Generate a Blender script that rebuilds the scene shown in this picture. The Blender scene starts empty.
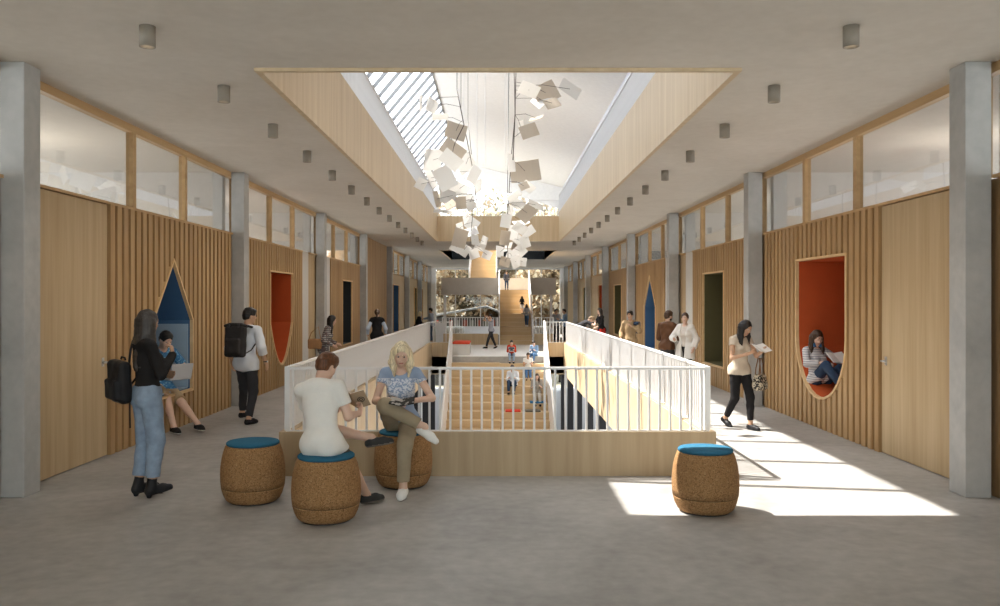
WORLD, SUN, EXPO, SPOT, ROOM = 2.8, 8.0, 0.92, 20.0, 22.0
import bpy, bmesh, math, random
import numpy as np
from mathutils import Vector, Matrix
PI = math.pi
C = bpy.context.scene.collection
random.seed(7)

# ---------------------------------------------------------------- materials
def _nt(name):
    m = bpy.data.materials.new(name); m.use_nodes = True
    nt = m.node_tree
    return m, nt, nt.nodes['Principled BSDF']
def plain(name, col, rough=.6, metal=0., spec=.5, bump=0., bscale=40., var=0., vscale=6.):
    """solid colour with a little procedural unevenness"""
    m, nt, b = _nt(name)
    b.inputs['Roughness'].default_value = rough
    b.inputs['Metallic'].default_value = metal
    b.inputs['Specular IOR Level'].default_value = spec
    tc = nt.nodes.new('ShaderNodeTexCoord')
    n = nt.nodes.new('ShaderNodeTexNoise'); n.inputs['Scale'].default_value = vscale; n.inputs['Detail'].default_value = 4
    nt.links.new(tc.outputs['Object'], n.inputs['Vector'])
    r = nt.nodes.new('ShaderNodeValToRGB')
    v = max(var, .03)
    r.color_ramp.elements[0].position = .3; r.color_ramp.elements[1].position = .7
    r.color_ramp.elements[0].color = (*[c*(1-v) for c in col], 1)
    r.color_ramp.elements[1].color = (*[min(1, c*(1+v)) for c in col], 1)
    nt.links.new(n.outputs['Fac'], r.inputs['Fac']); nt.links.new(r.outputs['Color'], b.inputs['Base Color'])
    if bump:
        n2 = nt.nodes.new('ShaderNodeTexNoise'); n2.inputs['Scale'].default_value = bscale; n2.inputs['Detail'].default_value = 3
        nt.links.new(tc.outputs['Object'], n2.inputs['Vector'])
        bp = nt.nodes.new('ShaderNodeBump'); bp.inputs['Strength'].default_value = bump; bp.inputs['Distance'].default_value = .01
        nt.links.new(n2.outputs['Fac'], bp.inputs['Height']); nt.links.new(bp.outputs['Normal'], b.inputs['Normal'])
    return m
def wood(name, c1, c2, axis='Z', rough=.5, scale=1., board=0., pos='Z'):
    """timber: long grain along axis, soft tone change from board to board"""
    m, nt, b = _nt(name)
    b.inputs['Roughness'].default_value = rough
    b.inputs['Specular IOR Level'].default_value = .3
    tc = nt.nodes.new('ShaderNodeTexCoord')
    mp = nt.nodes.new('ShaderNodeMapping')
    s = [18*scale]*3; s['XYZ'.index(axis)] = .9*scale
    mp.inputs['Scale'].default_value = s
    nt.links.new(tc.outputs['Object'], mp.inputs['Vector'])
    n = nt.nodes.new('ShaderNodeTexNoise'); n.inputs['Scale'].default_value = 1; n.inputs['Detail'].default_value = 6; n.inputs['Distortion'].default_value = .3
    nt.links.new(mp.outputs['Vector'], n.inputs['Vector'])
    mp2 = nt.nodes.new('ShaderNodeMapping')
    s = [7.]*3; s['XYZ'.index(axis)] = .25
    mp2.inputs['Scale'].default_value = s
    nt.links.new(tc.outputs['Object'], mp2.inputs['Vector'])
    n2 = nt.nodes.new('ShaderNodeTexNoise'); n2.inputs['Scale'].default_value = 1; n2.inputs['Detail'].default_value = 1
    nt.links.new(mp2.outputs['Vector'], n2.inputs['Vector'])
    ad = nt.nodes.new('ShaderNodeMath'); ad.operation = 'ADD'
    m2 = nt.nodes.new('ShaderNodeMath'); m2.operation = 'MULTIPLY'; m2.inputs[1].default_value = .5
    m3 = nt.nodes.new('ShaderNodeMath'); m3.operation = 'MULTIPLY'; m3.inputs[1].default_value = .5
    nt.links.new(n.outputs['Fac'], m2.inputs[0]); nt.links.new(n2.outputs['Fac'], m3.inputs[0])
    nt.links.new(m2.outputs[0], ad.inputs[0]); nt.links.new(m3.outputs[0], ad.inputs[1])
    r = nt.nodes.new('ShaderNodeValToRGB')
    r.color_ramp.elements[0].position = .34; r.color_ramp.elements[1].position = .66
    r.color_ramp.elements[0].color = (*c1, 1); r.color_ramp.elements[1].color = (*c2, 1)
    nt.links.new(ad.outputs[0], r.inputs['Fac']); nt.links.new(r.outputs['Color'], b.inputs['Base Color'])
    return m
def concrete(name, c1, c2, rough=.7, scale=.6, fine=9., spec=.4, bump=.12):
    m, nt, b = _nt(name)
    b.inputs['Specular IOR Level'].default_value = spec
    tc = nt.nodes.new('ShaderNodeTexCoord')
    n = nt.nodes.new('ShaderNodeTexNoise'); n.inputs['Scale'].default_value = scale; n.inputs['Detail'].default_value = 8; n.inputs['Roughness'].default_value = .62; n.inputs['Distortion'].default_value = .6
    n2 = nt.nodes.new('ShaderNodeTexNoise'); n2.inputs['Scale'].default_value = fine; n2.inputs['Detail'].default_value = 6
    for q in (n, n2): nt.links.new(tc.outputs['Object'], q.inputs['Vector'])
    mx = nt.nodes.new('ShaderNodeMath'); mx.operation = 'MULTIPLY_ADD'; mx.inputs[1].default_value = .3
    nt.links.new(n2.outputs['Fac'], mx.inputs[0])
    m3 = nt.nodes.new('ShaderNodeMath'); m3.operation = 'MULTIPLY'; m3.inputs[1].default_value = .7
    nt.links.new(n.outputs['Fac'], m3.inputs[0]); nt.links.new(m3.outputs[0], mx.inputs[2])
    r = nt.nodes.new('ShaderNodeValToRGB')
    r.color_ramp.elements[0].position = .33; r.color_ramp.elements[1].position = .66
    r.color_ramp.elements[0].color = (*c1, 1); r.color_ramp.elements[1].color = (*c2, 1)
    nt.links.new(mx.outputs[0], r.inputs['Fac']); nt.links.new(r.outputs['Color'], b.inputs['Base Color'])
    mr = nt.nodes.new('ShaderNodeMapRange'); mr.inputs['To Min'].default_value = rough-.12; mr.inputs['To Max'].default_value = rough+.12
    nt.links.new(n.outputs['Fac'], mr.inputs['Value']); nt.links.new(mr.outputs['Result'], b.inputs['Roughness'])
    bp = nt.nodes.new('ShaderNodeBump'); bp.inputs['Strength'].default_value = bump; bp.inputs['Distance'].default_value = .01
    nt.links.new(n2.outputs['Fac'], bp.inputs['Height']); nt.links.new(bp.outputs['Normal'], b.inputs['Normal'])
    return m
def emit(name, col, s):
    m, nt, b = _nt(name)
    b.inputs['Base Color'].default_value = (*col, 1)
    b.inputs['Emission Color'].default_value = (*col, 1); b.inputs['Emission Strength'].default_value = s
    return m
def glass(name, tint=(.97,.98,.98), refl=1.5, rough=0.):
    m, nt, b = _nt(name)
    nt.nodes.remove(b)
    out = nt.nodes['Material Output']
    t = nt.nodes.new('ShaderNodeBsdfTransparent'); t.inputs['Color'].default_value = (*tint, 1)
    g = nt.nodes.new('ShaderNodeBsdfGlossy'); g.inputs['Roughness'].default_value = rough
    f = nt.nodes.new('ShaderNodeFresnel'); ge = nt.nodes.new('ShaderNodeNewGeometry')
    # same reflectance from both faces of the thin pane
    mr = nt.nodes.new('ShaderNodeMapRange'); mr.inputs['To Min'].default_value = refl; mr.inputs['To Max'].default_value = 1/refl
    nt.links.new(ge.outputs['Backfacing'], mr.inputs['Value']); nt.links.new(mr.outputs['Result'], f.inputs['IOR'])
    mx = nt.nodes.new('ShaderNodeMixShader')
    nt.links.new(f.outputs[0], mx.inputs[0]); nt.links.new(t.outputs[0], mx.inputs[1]); nt.links.new(g.outputs[0], mx.inputs[2])
    nt.links.new(mx.outputs[0], out.inputs['Surface'])
    return m
def speckle(name, base, dark, light, scale=110., rough=.85):
    """granular cork"""
    m, nt, b = _nt(name)
    b.inputs['Roughness'].default_value = rough; b.inputs['Specular IOR Level'].default_value = .2
    tc = nt.nodes.new('ShaderNodeTexCoord')
    v = nt.nodes.new('ShaderNodeTexVoronoi'); v.inputs['Scale'].default_value = scale
    nt.links.new(tc.outputs['Object'], v.inputs['Vector'])
    sp = nt.nodes.new('ShaderNodeSeparateColor'); nt.links.new(v.outputs['Color'], sp.inputs['Color'])
    r = nt.nodes.new('ShaderNodeValToRGB')
    e = r.color_ramp.elements
    e[0].position = 0; e[0].color = (*dark, 1); e[1].position = 1; e[1].color = (*light, 1)
    k = e.new(.25); k.color = (*base, 1); k = e.new(.8); k.color = (*[min(1, c*1.1) for c in base], 1)
    nt.links.new(sp.outputs[0], r.inputs['Fac']); nt.links.new(r.outputs['Color'], b.inputs['Base Color'])
    bp = nt.nodes.new('ShaderNodeBump'); bp.inputs['Strength'].default_value = .3; bp.inputs['Distance'].default_value = .004
    nt.links.new(v.outputs['Distance'], bp.inputs['Height']); nt.links.new(bp.outputs['Normal'], b.inputs['Normal'])
    return m

def paper(name, col, tr=.35):
    m, nt, b = _nt(name); nt.nodes.remove(b)
    d = nt.nodes.new('ShaderNodeBsdfDiffuse'); t = nt.nodes.new('ShaderNodeBsdfTranslucent'); x = nt.nodes.new('ShaderNodeMixShader'); x.inputs[0].default_value = tr
    tc = nt.nodes.new('ShaderNodeTexCoord'); n = nt.nodes.new('ShaderNodeTexNoise'); n.inputs['Scale'].default_value = 60; nt.links.new(tc.outputs['Object'], n.inputs['Vector'])
    r = nt.nodes.new('ShaderNodeValToRGB'); r.color_ramp.elements[0].color = (*[c*.96 for c in col],1); r.color_ramp.elements[1].color = (*col,1); nt.links.new(n.outputs['Fac'], r.inputs['Fac'])
    for q in (d, t): nt.links.new(r.outputs['Color'], q.inputs['Color'])
    nt.links.new(d.outputs[0], x.inputs[1]); nt.links.new(t.outputs[0], x.inputs[2]); nt.links.new(x.outputs[0], nt.nodes['Material Output'].inputs['Surface'])
    return m
M = dict(
    slat=wood('slat_oak', (.38,.226,.098), (.51,.332,.162)),
    board=wood('backing_oak', (.27,.165,.075), (.37,.235,.12)),
    door=wood('door_oak', (.44,.31,.17), (.56,.42,.25)),
    frame=wood('frame_oak', (.46,.29,.14), (.58,.39,.20), axis='Y'),
    lightwood=wood('ash_veneer', (.62,.46,.28), (.72,.56,.36)),
    nicheframe=wood('niche_plywood', (.66,.44,.22), (.76,.54,.29), axis='Y'),
    fascia=wood('fascia_oak', (.55,.41,.25), (.66,.52,.34)),
    curb=wood('curb_oak', (.42,.31,.19), (.53,.41,.26), scale=1.0),
    stair=wood('stair_oak', (.54,.38,.21), (.64,.48,.29), axis='X', scale=.7),
    floor=concrete('floor_concrete', (.245,.237,.226), (.45,.438,.42), rough=.50, scale=.8, spec=.45, bump=.05),
    ceiling=concrete('ceiling_concrete', (.58,.53,.46), (.68,.63,.56), rough=.85, scale=.5, spec=.2),
    column=concrete('column_concrete', (.36,.355,.34), (.49,.48,.46), rough=.8, scale=1.1, spec=.3, bump=.2),
    plaster=plain('white_plaster', (.78,.765,.74), .85, spec=.2),
    greypanel=plain('grey_panel', (.60,.58,.55), .7),
    taupe=plain('taupe_panel', (.42,.37,.31), .7),
    whitesteel=plain('white_steel', (.80,.80,.80), .4),
    steel=plain('brushed_steel', (.6,.6,.6), .3, metal=1),
    blacksteel=plain('black_steel', (.03,.03,.032), .5),
    red=plain('red_felt', (.52,.095,.028), .85, spec=.1), blue=plain('blue_felt', (.07,.155,.30), .85, spec=.1),
    paleblue=plain('pale_blue_felt', (.36,.47,.58), .85, spec=.1),
    olive=plain('olive_felt', (.12,.105,.05), .85, spec=.1), dark=plain('dark_panel', (.03,.035,.04), .7, spec=.2),
    lightgrey=plain('light_cylinder', (.27,.235,.19), .6),
    glass=glass('window_glass', refl=1.85), roofglass=glass('roof_glass', (.96,.97,.98), 1.04, .3),
    clearglass=glass('facade_glass', (.93,.96,.95), 1.3),
    cork=speckle('cork', (.30,.165,.07), (.15,.075,.03), (.42,.26,.13), scale=150),
    seatblue=plain('blue_wool', (.035,.14,.23), .95, bump=.4, bscale=300, spec=.1),
    groove=plain('groove_dark', (.05,.03,.015), .9),
    paper=paper('mobile_paper', (.90,.89,.87)),
    paperbeige=paper('mobile_beige', (.66,.59,.50)),
    rod=plain('mobile_rod', (.10,.08,.07), .5),
)

# ---------------------------------------------------------------- mesh helpers
class MB:
    def __init__(s): s.bm = bmesh.new(); s.mats = []; s.mi = 0
    def mat(s, m):
        if m not in s.mats: s.mats.append(m)
        s.mi = s.mats.index(m); return s
    def _face(s, vs):
        try:
            f = s.bm.faces.new(vs); f.material_index = s.mi; return f
        except ValueError: return None
    def box(s, x0, x1, y0, y1, z0, z1):
        v = [s.bm.verts.new(p) for p in ((x0,y0,z0),(x1,y0,z0),(x1,y1,z0),(x0,y1,z0),(x0,y0,z1),(x1,y0,z1),(x1,y1,z1),(x0,y1,z1))]
        for q in ((0,3,2,1),(4,5,6,7),(0,1,5,4),(1,2,6,5),(2,3,7,6),(3,0,4,7)): s._face([v[i] for i in q])
        return s
    def prism(s, pts, vec):
        """closed polygon (3D points) extruded by vec"""
        vec = Vector(vec); a = [s.bm.verts.new(p) for p in pts]; b = [s.bm.verts.new(Vector(p)+vec) for p in pts]
        n = len(pts)
        s._face(a[::-1]); s._face(b)
        for i in range(n): s._face([a[i], a[(i+1)%n], b[(i+1)%n], b[i]])
        return s
    def tube(s, pts, r, n=8, cap=True):
        """tube through points, r number or list"""
        pts = [Vector(p) for p in pts]; rs = r if isinstance(r, (list, tuple)) else [r]*len(pts)
        up = None; rings = []
        for i, p in enumerate(pts):
            d = (pts[min(i+1, len(pts)-1)] - pts[max(i-1, 0)]).normalized()
            if up is None: up = Vector((0,0,1)) if abs(d.z) < .9 else Vector((1,0,0))
            a = d.cross(up).normalized(); b = a.cross(d).normalized(); up = b
            rings.append([s.bm.verts.new(p + (a*math.cos(t)+b*math.sin(t))*rs[i]) for t in [2*PI*k/n for k in range(n)]])
        for i in range(len(rings)-1):
            for k in range(n): 
                f = s._face([rings[i][k], rings[i][(k+1)%n], rings[i+1][(k+1)%n], rings[i+1][k]])
                if f: f.smooth = n > 5
        if cap: s._face(rings[0][::-1]); s._face(rings[-1])
        return s
    def lathe(s, prof, c=(0,0,0), n=32, smooth=True):
        c = Vector(c); rings = []
        for r, z in prof:
            if r < 1e-6: rings.append([s.bm.verts.new(c+Vector((0,0,z)))])
            else: rings.append([s.bm.verts.new(c+Vector((r*math.cos(2*PI*k/n), r*math.sin(2*PI*k/n), z))) for k in range(n)])
        for a, b in zip(rings, rings[1:]):
            for k in range(n):
                if len(a) == 1 and len(b) == 1: continue
                if len(a) == 1: f = s._face([a[0], b[k], b[(k+1)%n]])
                elif len(b) == 1: f = s._face([a[k], a[(k+1)%n], b[0]])
                else: f = s._face([a[k], a[(k+1)%n], b[(k+1)%n], b[k]])
                if f: f.smooth = smooth
        return s
    def build(s, name, m=None, parent=None, bevel=0., **props):
        me = bpy.data.meshes.new(name)
        bmesh.ops.recalc_face_normals(s.bm, faces=s.bm.faces)
        s.bm.to_mesh(me); s.bm.free()
        if m is not None: s.mats = [m] if not s.mats else s.mats
        for q in s.mats: me.materials.append(q)
        return link(name, me, parent, bevel, **props)
def link(name, me, parent=None, bevel=0., **props):
    o = bpy.data.objects.new(name, me); C.objects.link(o)
    if parent is not None:
        o.parent = parent
    for k, v in props.items(): o[k] = v
    if bevel:
        b = o.modifiers.new('bevel', 'BEVEL'); b.width = bevel; b.segments = 2; b.limit_method = 'ANGLE'
    return o
def thing(name, label, cat, loc=(0,0,0), rot=0., group=None):
    o = bpy.data.objects.new(name, None); C.objects.link(o)
    o.empty_display_size = .2
    o.location = loc; o.rotation_euler = (0,0,rot) if not isinstance(rot, tuple) else rot
    o['label'] = label; o['category'] = cat
    if group: o['group'] = group
    return o
def copy_tree(o, parent=None, **props):
    c = o.copy(); C.objects.link(c)
    if parent is not None: c.parent = parent
    for ch in list(o.children): copy_tree(ch, c)
    for k, v in props.items(): c[k] = v
    return c
def box(name, m, x0, x1, y0, y1, z0, z1, parent=None, bevel=0., **p):
    return MB().box(x0,x1,y0,y1,z0,z1).build(name, m, parent, bevel, **p)
S = dict(kind='structure')
ORD = ['first','second','third','fourth','fifth','sixth','seventh','eighth','ninth','tenth','eleventh','twelfth','thirteenth','fourteenth','fifteenth','sixteenth']
# ---------------------------------------------------------------- camera, sky, sun
cam = bpy.data.cameras.new('camera'); co = bpy.data.objects.new('camera', cam); C.objects.link(co)
co.location = (0,0,1.8); co.rotation_euler = (PI/2,0,0)
cam.sensor_width = 36; cam.lens = .85*36; cam.shift_x = .002; cam.shift_y = -.003
cam.clip_end = 400
scn = bpy.context.scene; scn.camera = co
w = bpy.data.worlds.new('sky'); scn.world = w; w.use_nodes = True
bg = w.node_tree.nodes['Background']; bg.inputs['Color'].default_value = (.90,.95,1.0,1); bg.inputs['Strength'].default_value = WORLD
sun = bpy.data.lights.new('sun', 'SUN'); sun.energy = SUN; sun.angle = .008; sun.color = (1,.93,.84)
so = bpy.data.objects.new('sun', sun); C.objects.link(so)
so.rotation_euler = Vector((.592,-.228,-1)).to_track_quat('-Z','Y').to_euler()
vs = scn.view_settings; vs.view_transform = 'Standard'; vs.look = 'None'; vs.gamma = 1; vs.exposure = EXPO; vs.use_curve_mapping = False
scn.cycles.max_bounces = 10; scn.cycles.diffuse_bounces = 6; scn.cycles.transparent_max_bounces = 16; scn.cycles.glossy_bounces = 4
scn.cycles.use_denoising = True; scn.cycles.sample_clamp_indirect = 8
scn.cycles.caustics_reflective = False; scn.cycles.caustics_refractive = False

# ---------------------------------------------------------------- slabs
XW = 4.55; VX = 2.22; YF = 8.69; Y2 = 27.; Y3 = 34.; YE = 57.5; YB = -3.
ZC = 3.97; ZU = 4.5; XO = 9.5
def slab(name, m, regs, z0, z1, **p):
    b = MB()
    for r in regs: b.box(*r, z0, z1)
    return b.build(name, m, None, **p)
slab('floor', M['floor'], [(-XO,XO,YB,YF+.1), (-XO,-VX,YF+.1,YE), (VX,XO,YF+.1,YE), (-VX,VX,Y2,Y3)], -.30, 0, **S)
slab('floor_underside', M['ceiling'], [(-XO,XO,YB,YF+.1), (-XO,-VX-.05,YF+.1,YE), (VX+.05,XO,YF+.1,YE), (-VX,VX,Y2,Y3)], -.53, -.301, **S)
slab('ceiling', M['ceiling'], [(-XO,XO,YB,8.0), (-XO,-VX-.06,8.0,31.), (VX+.06,XO,8.0,31.), (-XO,XO,31.06,37.), (-XO,-2.5,37,46), (2.5,XO,37,46), (-XO,XO,46,YE)], ZC, ZU, **S)
slab('floor_lower_storey', plain('lower_floor_lino', (.42,.45,.50), .45), [(-XO,XO,YB,YE)], -4.3, -4.1, **S)
# unseen rear wall, windows added wide for foreground fill light, end walls, outer walls
b = MB()
for x0, x1 in ((-XO,-9.3),(-4.6,-4.5),(-.1,.1),(4.5,4.6),(9.3,XO)): b.box(x0,x1,YB-.2,YB,-.3,ZC)
b.box(-XO,XO,YB-.2,YB,-.3,.4); b.box(-XO,XO,YB-.2,YB,3.7,ZC); b.box(-XO,XO,YB-.2,YB,-4.3,-.3); b.box(-XO,XO,YB-.2,YB,ZC,11.6)
b.build('wall_rear', M['plaster'], **S)
for i, (x0, x1) in enumerate(((-9.3,-4.6),(-4.5,-.1),(.1,4.5),(4.6,9.3))):
    f = MB(); xm = (x0+x1)/2
    for a, c in ((x0,x0+.06),(xm-.03,xm+.03),(x1-.06,x1)): f.box(a,c,YB-.14,YB-.04,.4,3.7)
    f.box(x0,x1,YB-.14,YB-.04,.4,.46); f.box(x0,x1,YB-.14,YB-.04,3.64,3.7)
    wf = f.build('window_%d' % (i+1), M['frame'], **S)
    box('pane', M['clearglass'], x0+.06,x1-.06,YB-.10,YB-.09,.46,3.64, wf)
for sx, nm in ((-1,'left'),(1,'right')):
    b = MB()
    X0, X1 = sorted((sx*XO, sx*(XO+.2)))
    for z0, z1 in ((-4.3,-3.2),(-1.,1.1),(3.5,ZC)): b.box(X0,X1,YB,YE,z0,z1)
    for k in range(10): b.box(X0,X1,YB+6.7*k-.5,YB+6.7*k+.5,-3.2,-1.); b.box(X0,X1,YB+6.7*k-.5,YB+6.7*k+.5,1.1,3.5)
    b.build('wall_outer_'+nm, M['plaster'], **S)
    # cross walls between the classrooms
    b = MB()
    for yk in (7.73+.14, 14.4+.14, 21.1+.14, 27.8+.14, 34.5+.14, 41.2+.14, 47.9+.14):
        X0, X1 = sorted((sx*(XW+.14), sx*XO)); b.box(X0,X1,yk-.08,yk+.08,0,ZC)
    b.build('wall_classroom_'+nm, M['greypanel'], **S)

# added fill lamps, built as pendants, to brighten the classrooms behind the clerestory
for sx in (-1,1):
    for k, yc in enumerate((4.0, 11.2, 17.9, 24.6, 31.3, 38.)):
        t = thing('added_fill_pendant', 'added fill lamp shaped as a round white pendant, %s classroom behind the clerestory of the %s' % (ORD[k], 'shaded walkway' if sx < 0 else 'sunlit walkway'), 'lamp', (sx*6.3, yc, 0), 0, 'added classroom fill lamps')
        MB().lathe([(0,2.62),(.16,2.62),(.2,2.7),(.16,2.78),(.02,2.8),(0,2.8)], n=20).build('globe', emit('fill_lamp_globe', (1,.93,.82), 3), t)
        MB().tube([(0,0,2.8),(0,0,ZC)], .008, 6).build('cord', M['blacksteel'], t)
        l = bpy.data.lights.new('lamp', 'POINT'); l.energy = ROOM; l.color = (1,.95,.88); l.shadow_soft_size = .12
        lo = bpy.data.objects.new('lamp', l); C.objects.link(lo); lo.parent = t; lo.location = (0,0,2.95)

# ---------------------------------------------------------------- upper storey, roof
KX0, KZ0, KX1, KZ1, RX, RZ = -4.37, 9.2, -2.73, 11.15, 4.37, 9.4
for sx, nm, zt in ((-1,'left',KZ0),(1,'right',RZ)):
    X0, X1 = sorted((sx*4.37, sx*4.57)); 
    MB().box(X0,X1,YB,YE,ZU,zt+.05).build('wall_upper_'+nm, plain('upper_wall_'+nm, (.62,.63,.68), .8), **S)
# plaster roof slope and gable
MB().prism([(KX1,YB-.2,KZ1),(RX+.2,YB-.2,RZ),(RX+.2,YB-.2,RZ+.3),(KX1,YB-.2,KZ1+.3)], (0,YE-YB+.4,0)).build('ceiling_roof_slope', M['plaster'], **S)
b = MB()
d = Vector((KX1-KX0,0,KZ1-KZ0)); L = d.length; u = d/L; nrm = Vector((-u.z,0,u.x))
b.prism([(KX0-.16,YB-.2,KZ0-.1),(KX0-.01,YB-.2,KZ0-.1),(KX0-.01,YB-.2,KZ0+.03),(KX0-.16,YB-.2,KZ0+.03)], (0,YE-YB+.4,0))
b.prism([(KX1-.0,YB-.2,KZ1-.06),(KX1+.06,YB-.2,KZ1-.06),(KX1+.06,YB-.2,KZ1+.2),(KX1-.06,YB-.2,KZ1+.2)], (0,YE-YB+.4,0))
y = YB
P0 = Vector((KX0,0,KZ0)); P1 = Vector((KX1,0,KZ1))
while y < YE:
    q = [P0, P1, P1-nrm*.12, P0-nrm*.12]
    b.prism([(p.x,y,p.z) for p in q], (0,.075,0)); y += 1.35
mid = (P0+P1)/2
wf = b.build('window_5', plain('roof_bar_grey', (.20,.20,.20), .6), **S)
b = MB(); b.prism([(KX0,YB,KZ0),(KX1,YB,KZ1),(KX1-.008*-nrm.x,YB,KZ1+.01),(KX0,YB,KZ0+.01)], (0,YE-YB,0)); b.build('pane', M['roofglass'], wf)
# far gable facade: frame and panes over three storeys
b = MB()
for x in (-4.37,-1.5,1.5,4.30): b.box(x,x+.08,YE-.1,YE,ZU,9.35 if abs(x) > 2 else 10.3)
b.box(-4.3,4.3,YE-.1,YE,6.9,6.98)
b.prism([(KX0,YE-.12,RZ-.9+.5),(KX0,YE-.12,KZ0),(KX1,YE-.12,KZ1),(RX,YE-.12,RZ),(RX,YE-.12,RZ-1.5),(KX1,YE-.12,KZ1-1.1)], (0,.12,0))
wf = b.build('window_6', M['whitesteel'], **S)
MB().prism([(-4.37,YE-.06,ZU),(4.37,YE-.06,ZU),(4.37,YE-.06,RZ),(KX1,YE-.06,KZ1),(KX0,YE-.06,KZ0)], (0,.01,0)).build('pane', M['clearglass'], wf)
b = MB()
for x in (-4.5,4.18): b.box(x,x+.32,YE-.3,YE,0,ZC)
for x in (-2.9,-1.2,1.2,2.9): b.box(x,x+.05,YE-.1,YE,-4.1,ZC)
b.box(-4.5,4.5,YE-.12,YE,3.85,ZC); b.box(-4.5,4.5,YE-.12,YE,-.53,.02)
for x in (-9.4,-7,-4.6,4.55,7,9.3): b.box(x,x+.08,YE-.1,YE,-4.1,-.53)
wf = b.build('window_7', M['whitesteel'], **S)
MB().box(-4.5,4.5,YE-.06,YE-.05,-4.1,ZC).build('pane', M['clearglass'], wf)
MB().box(-XO,-4.57,YE-.2,YE,0,ZC).box(4.57,XO,YE-.2,YE,0,ZC).box(-XO,-4.5,YE-.2,YE,ZC,9.2).box(4.5,XO,YE-.2,YE,ZC,9.2).build('wall_far', M['plaster'], **S)

# timber fascia around the upper opening
b = MB(); T = .06
b.box(-VX-T,-VX,8.0-T,31+T,ZC-.03,5.0); b.box(VX,VX+T,8.0-T,31+T,ZC-.03,5.0); b.box(-VX,VX,8.0-T,8.0,ZC-.03,5.0); b.box(-VX,VX,31,31+T,ZC-.03,4.86)
b.build('trim_1', M['fascia'], **S)
# timber curb and slab-edge lining around the floor opening
b = MB()
b.box(-VX-.02,VX+.01,YF,YF+.12,0,.45)
b.box(-VX-.02,-VX+.10,YF+.12,Y2,0,.45); b.box(VX-.11,VX+.01,YF+.12,Y2,0,.45)
b.build('trim_2', M['curb'], **S)
b = MB()
b.box(-VX+.10,-VX+.12,YF+.12,Y2,-.56,.44); b.box(VX-.13,VX-.11,YF+.12,Y2,-.56,.44); b.box(-VX+.12,VX-.13,YF+.12,YF+.14,-.56,.44)
for sx in (-1,1):
    X0, X1 = sorted((sx*1.5, sx*VX)); b.box(X0,X1,Y2,Y2+.12,-.56,.45)
b.build('trim_3', M['fascia'], **S)
b = MB()
b.box(-VX,0,Y3,Y3+.12,-.56,.45); b.box(1.45,VX,Y3,Y3+.12,-.56,.45)
b.build('trim_4', M['fascia'], **S)
# dark slab edge grilles at the stair opening in the ceiling
b = MB(); b.box(-2.5,-.2,45.9,46,ZC+.03,ZU-.05); b.box(.3,2.5,45.9,46,ZC+.03,ZU-.05)
for k in range(5): b.box(-2.5,2.5,45.86,45.9,ZC+.06+k*.09,ZC+.08+k*.09)
b.build('trim_5', M['dark'], **S)
b = MB(); b.box(-2.55,-2.5,37,46,ZC-.02,ZU+.3); b.box(2.5,2.55,37,46,ZC-.02,ZU+.3); b.box(-2.5,2.5,36.95,37,ZC-.02,ZU+.3)
b.build('trim_6', M['fascia'], **S)

# ---------------------------------------------------------------- columns
YC = [7.73+6.7*k for k in range(8)]
for k, yc in enumerate(YC):
    for sx, side in ((-1,'shaded walkway'),(1,'sunlit walkway')):
        X0, X1 = sorted((sx*4.25, sx*4.53))
        X0, X1 = (-4.53,-4.31) if sx < 0 else (4.25,4.49)
        o = box('concrete_column', M['column'], X0-(X0+X1)/2, X1-(X0+X1)/2, 0, .28, 0, ZC, bevel=.008)
        o.location = ((X0+X1)/2, yc, 0)
        o['label'] = 'square grey concrete column, %s one along the %s from the stools' % (ORD[k], side)
        o['category'] = 'column'; o['group'] = 'columns along the %s' % side; o['kind'] = 'thing'

# ---------------------------------------------------------------- side walls
def cuts(outline, y):
    zs = []
    n = len(outline)
    for i in range(n):
        (y0,z0),(y1,z1) = outline[i], outline[(i+1)%n]
        if (y0-y)*(y1-y) < 0 or (y0 == y and y1 != y): zs.append(z0+(z1-z0)*(y-y0)/(y1-y0))
    return (min(zs), max(zs)) if len(zs) >= 2 else None
def strips(mb, xa, xb, ya, yb, z0, z1, outline):
    """upright board from ya to yb with the opening's outline cut out"""
    ys = {ya, yb}
    if outline:
        lo, hi = min(p[0] for p in outline), max(p[0] for p in outline)
        ys |= {y for y, _ in outline if ya < y < yb}
    ys = sorted(ys)
    for a, c in zip(ys, ys[1:]):
        e = 1e-4
        ca = cuts(outline, a+e) if outline else None; cb = cuts(outline, c-e) if outline else None
        if ca and cb:
            if min(ca[0],cb[0]) > z0: mb.prism([(xa,a,z0),(xa,c,z0),(xa,c,cb[0]),(xa,a,ca[0])], (xb-xa,0,0))
            mb.prism([(xa,a,ca[1]),(xa,c,cb[1]),(xa,c,z1),(xa,a,z1)], (xb-xa,0,0))
        else: mb.box(min(xa,xb),max(xa,xb),a,c,z0,z1)
def shape(kind, ya, yb, z0, z1):
    ym = (ya+yb)/2; w = (yb-ya)/2
    if kind == 'rect': return [(ya,z0),(yb,z0),(yb,z1),(ya,z1)]
    if kind == 'house': return [(ya,z0),(yb,z0),(yb,z0+(z1-z0)*.55),(ym,z1),(ya,z0+(z1-z0)*.55)]
    if kind == 'rocket': return [(ya,z0),(yb,z0),(yb,z0+(z1-z0)*.58),(ym,z1),(ya,z0+(z1-z0)*.58)]
    if kind == 'round':      # straight sides, rounded foot
        zs = z0+(z1-z0)*.44; pts = []
        for k in range(17):
            t = -PI/2 + (k-8)/8*PI/2
            pts.append((ym+w*math.cos(t) , zs+(z0-zs)*(-math.sin(t))))
        return pts + [(yb,z1),(ya,z1)]
    if kind == 'point':      # ogival foot
        zs = z0+(z1-z0)*.45; pts = []
        for k in range(-8,9):
            s = k/8; pts.append((ym+w*s, z0+(zs-z0)*(abs(s)**1.9)))
        return pts + [(yb,z1),(ya,z1)]
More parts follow.
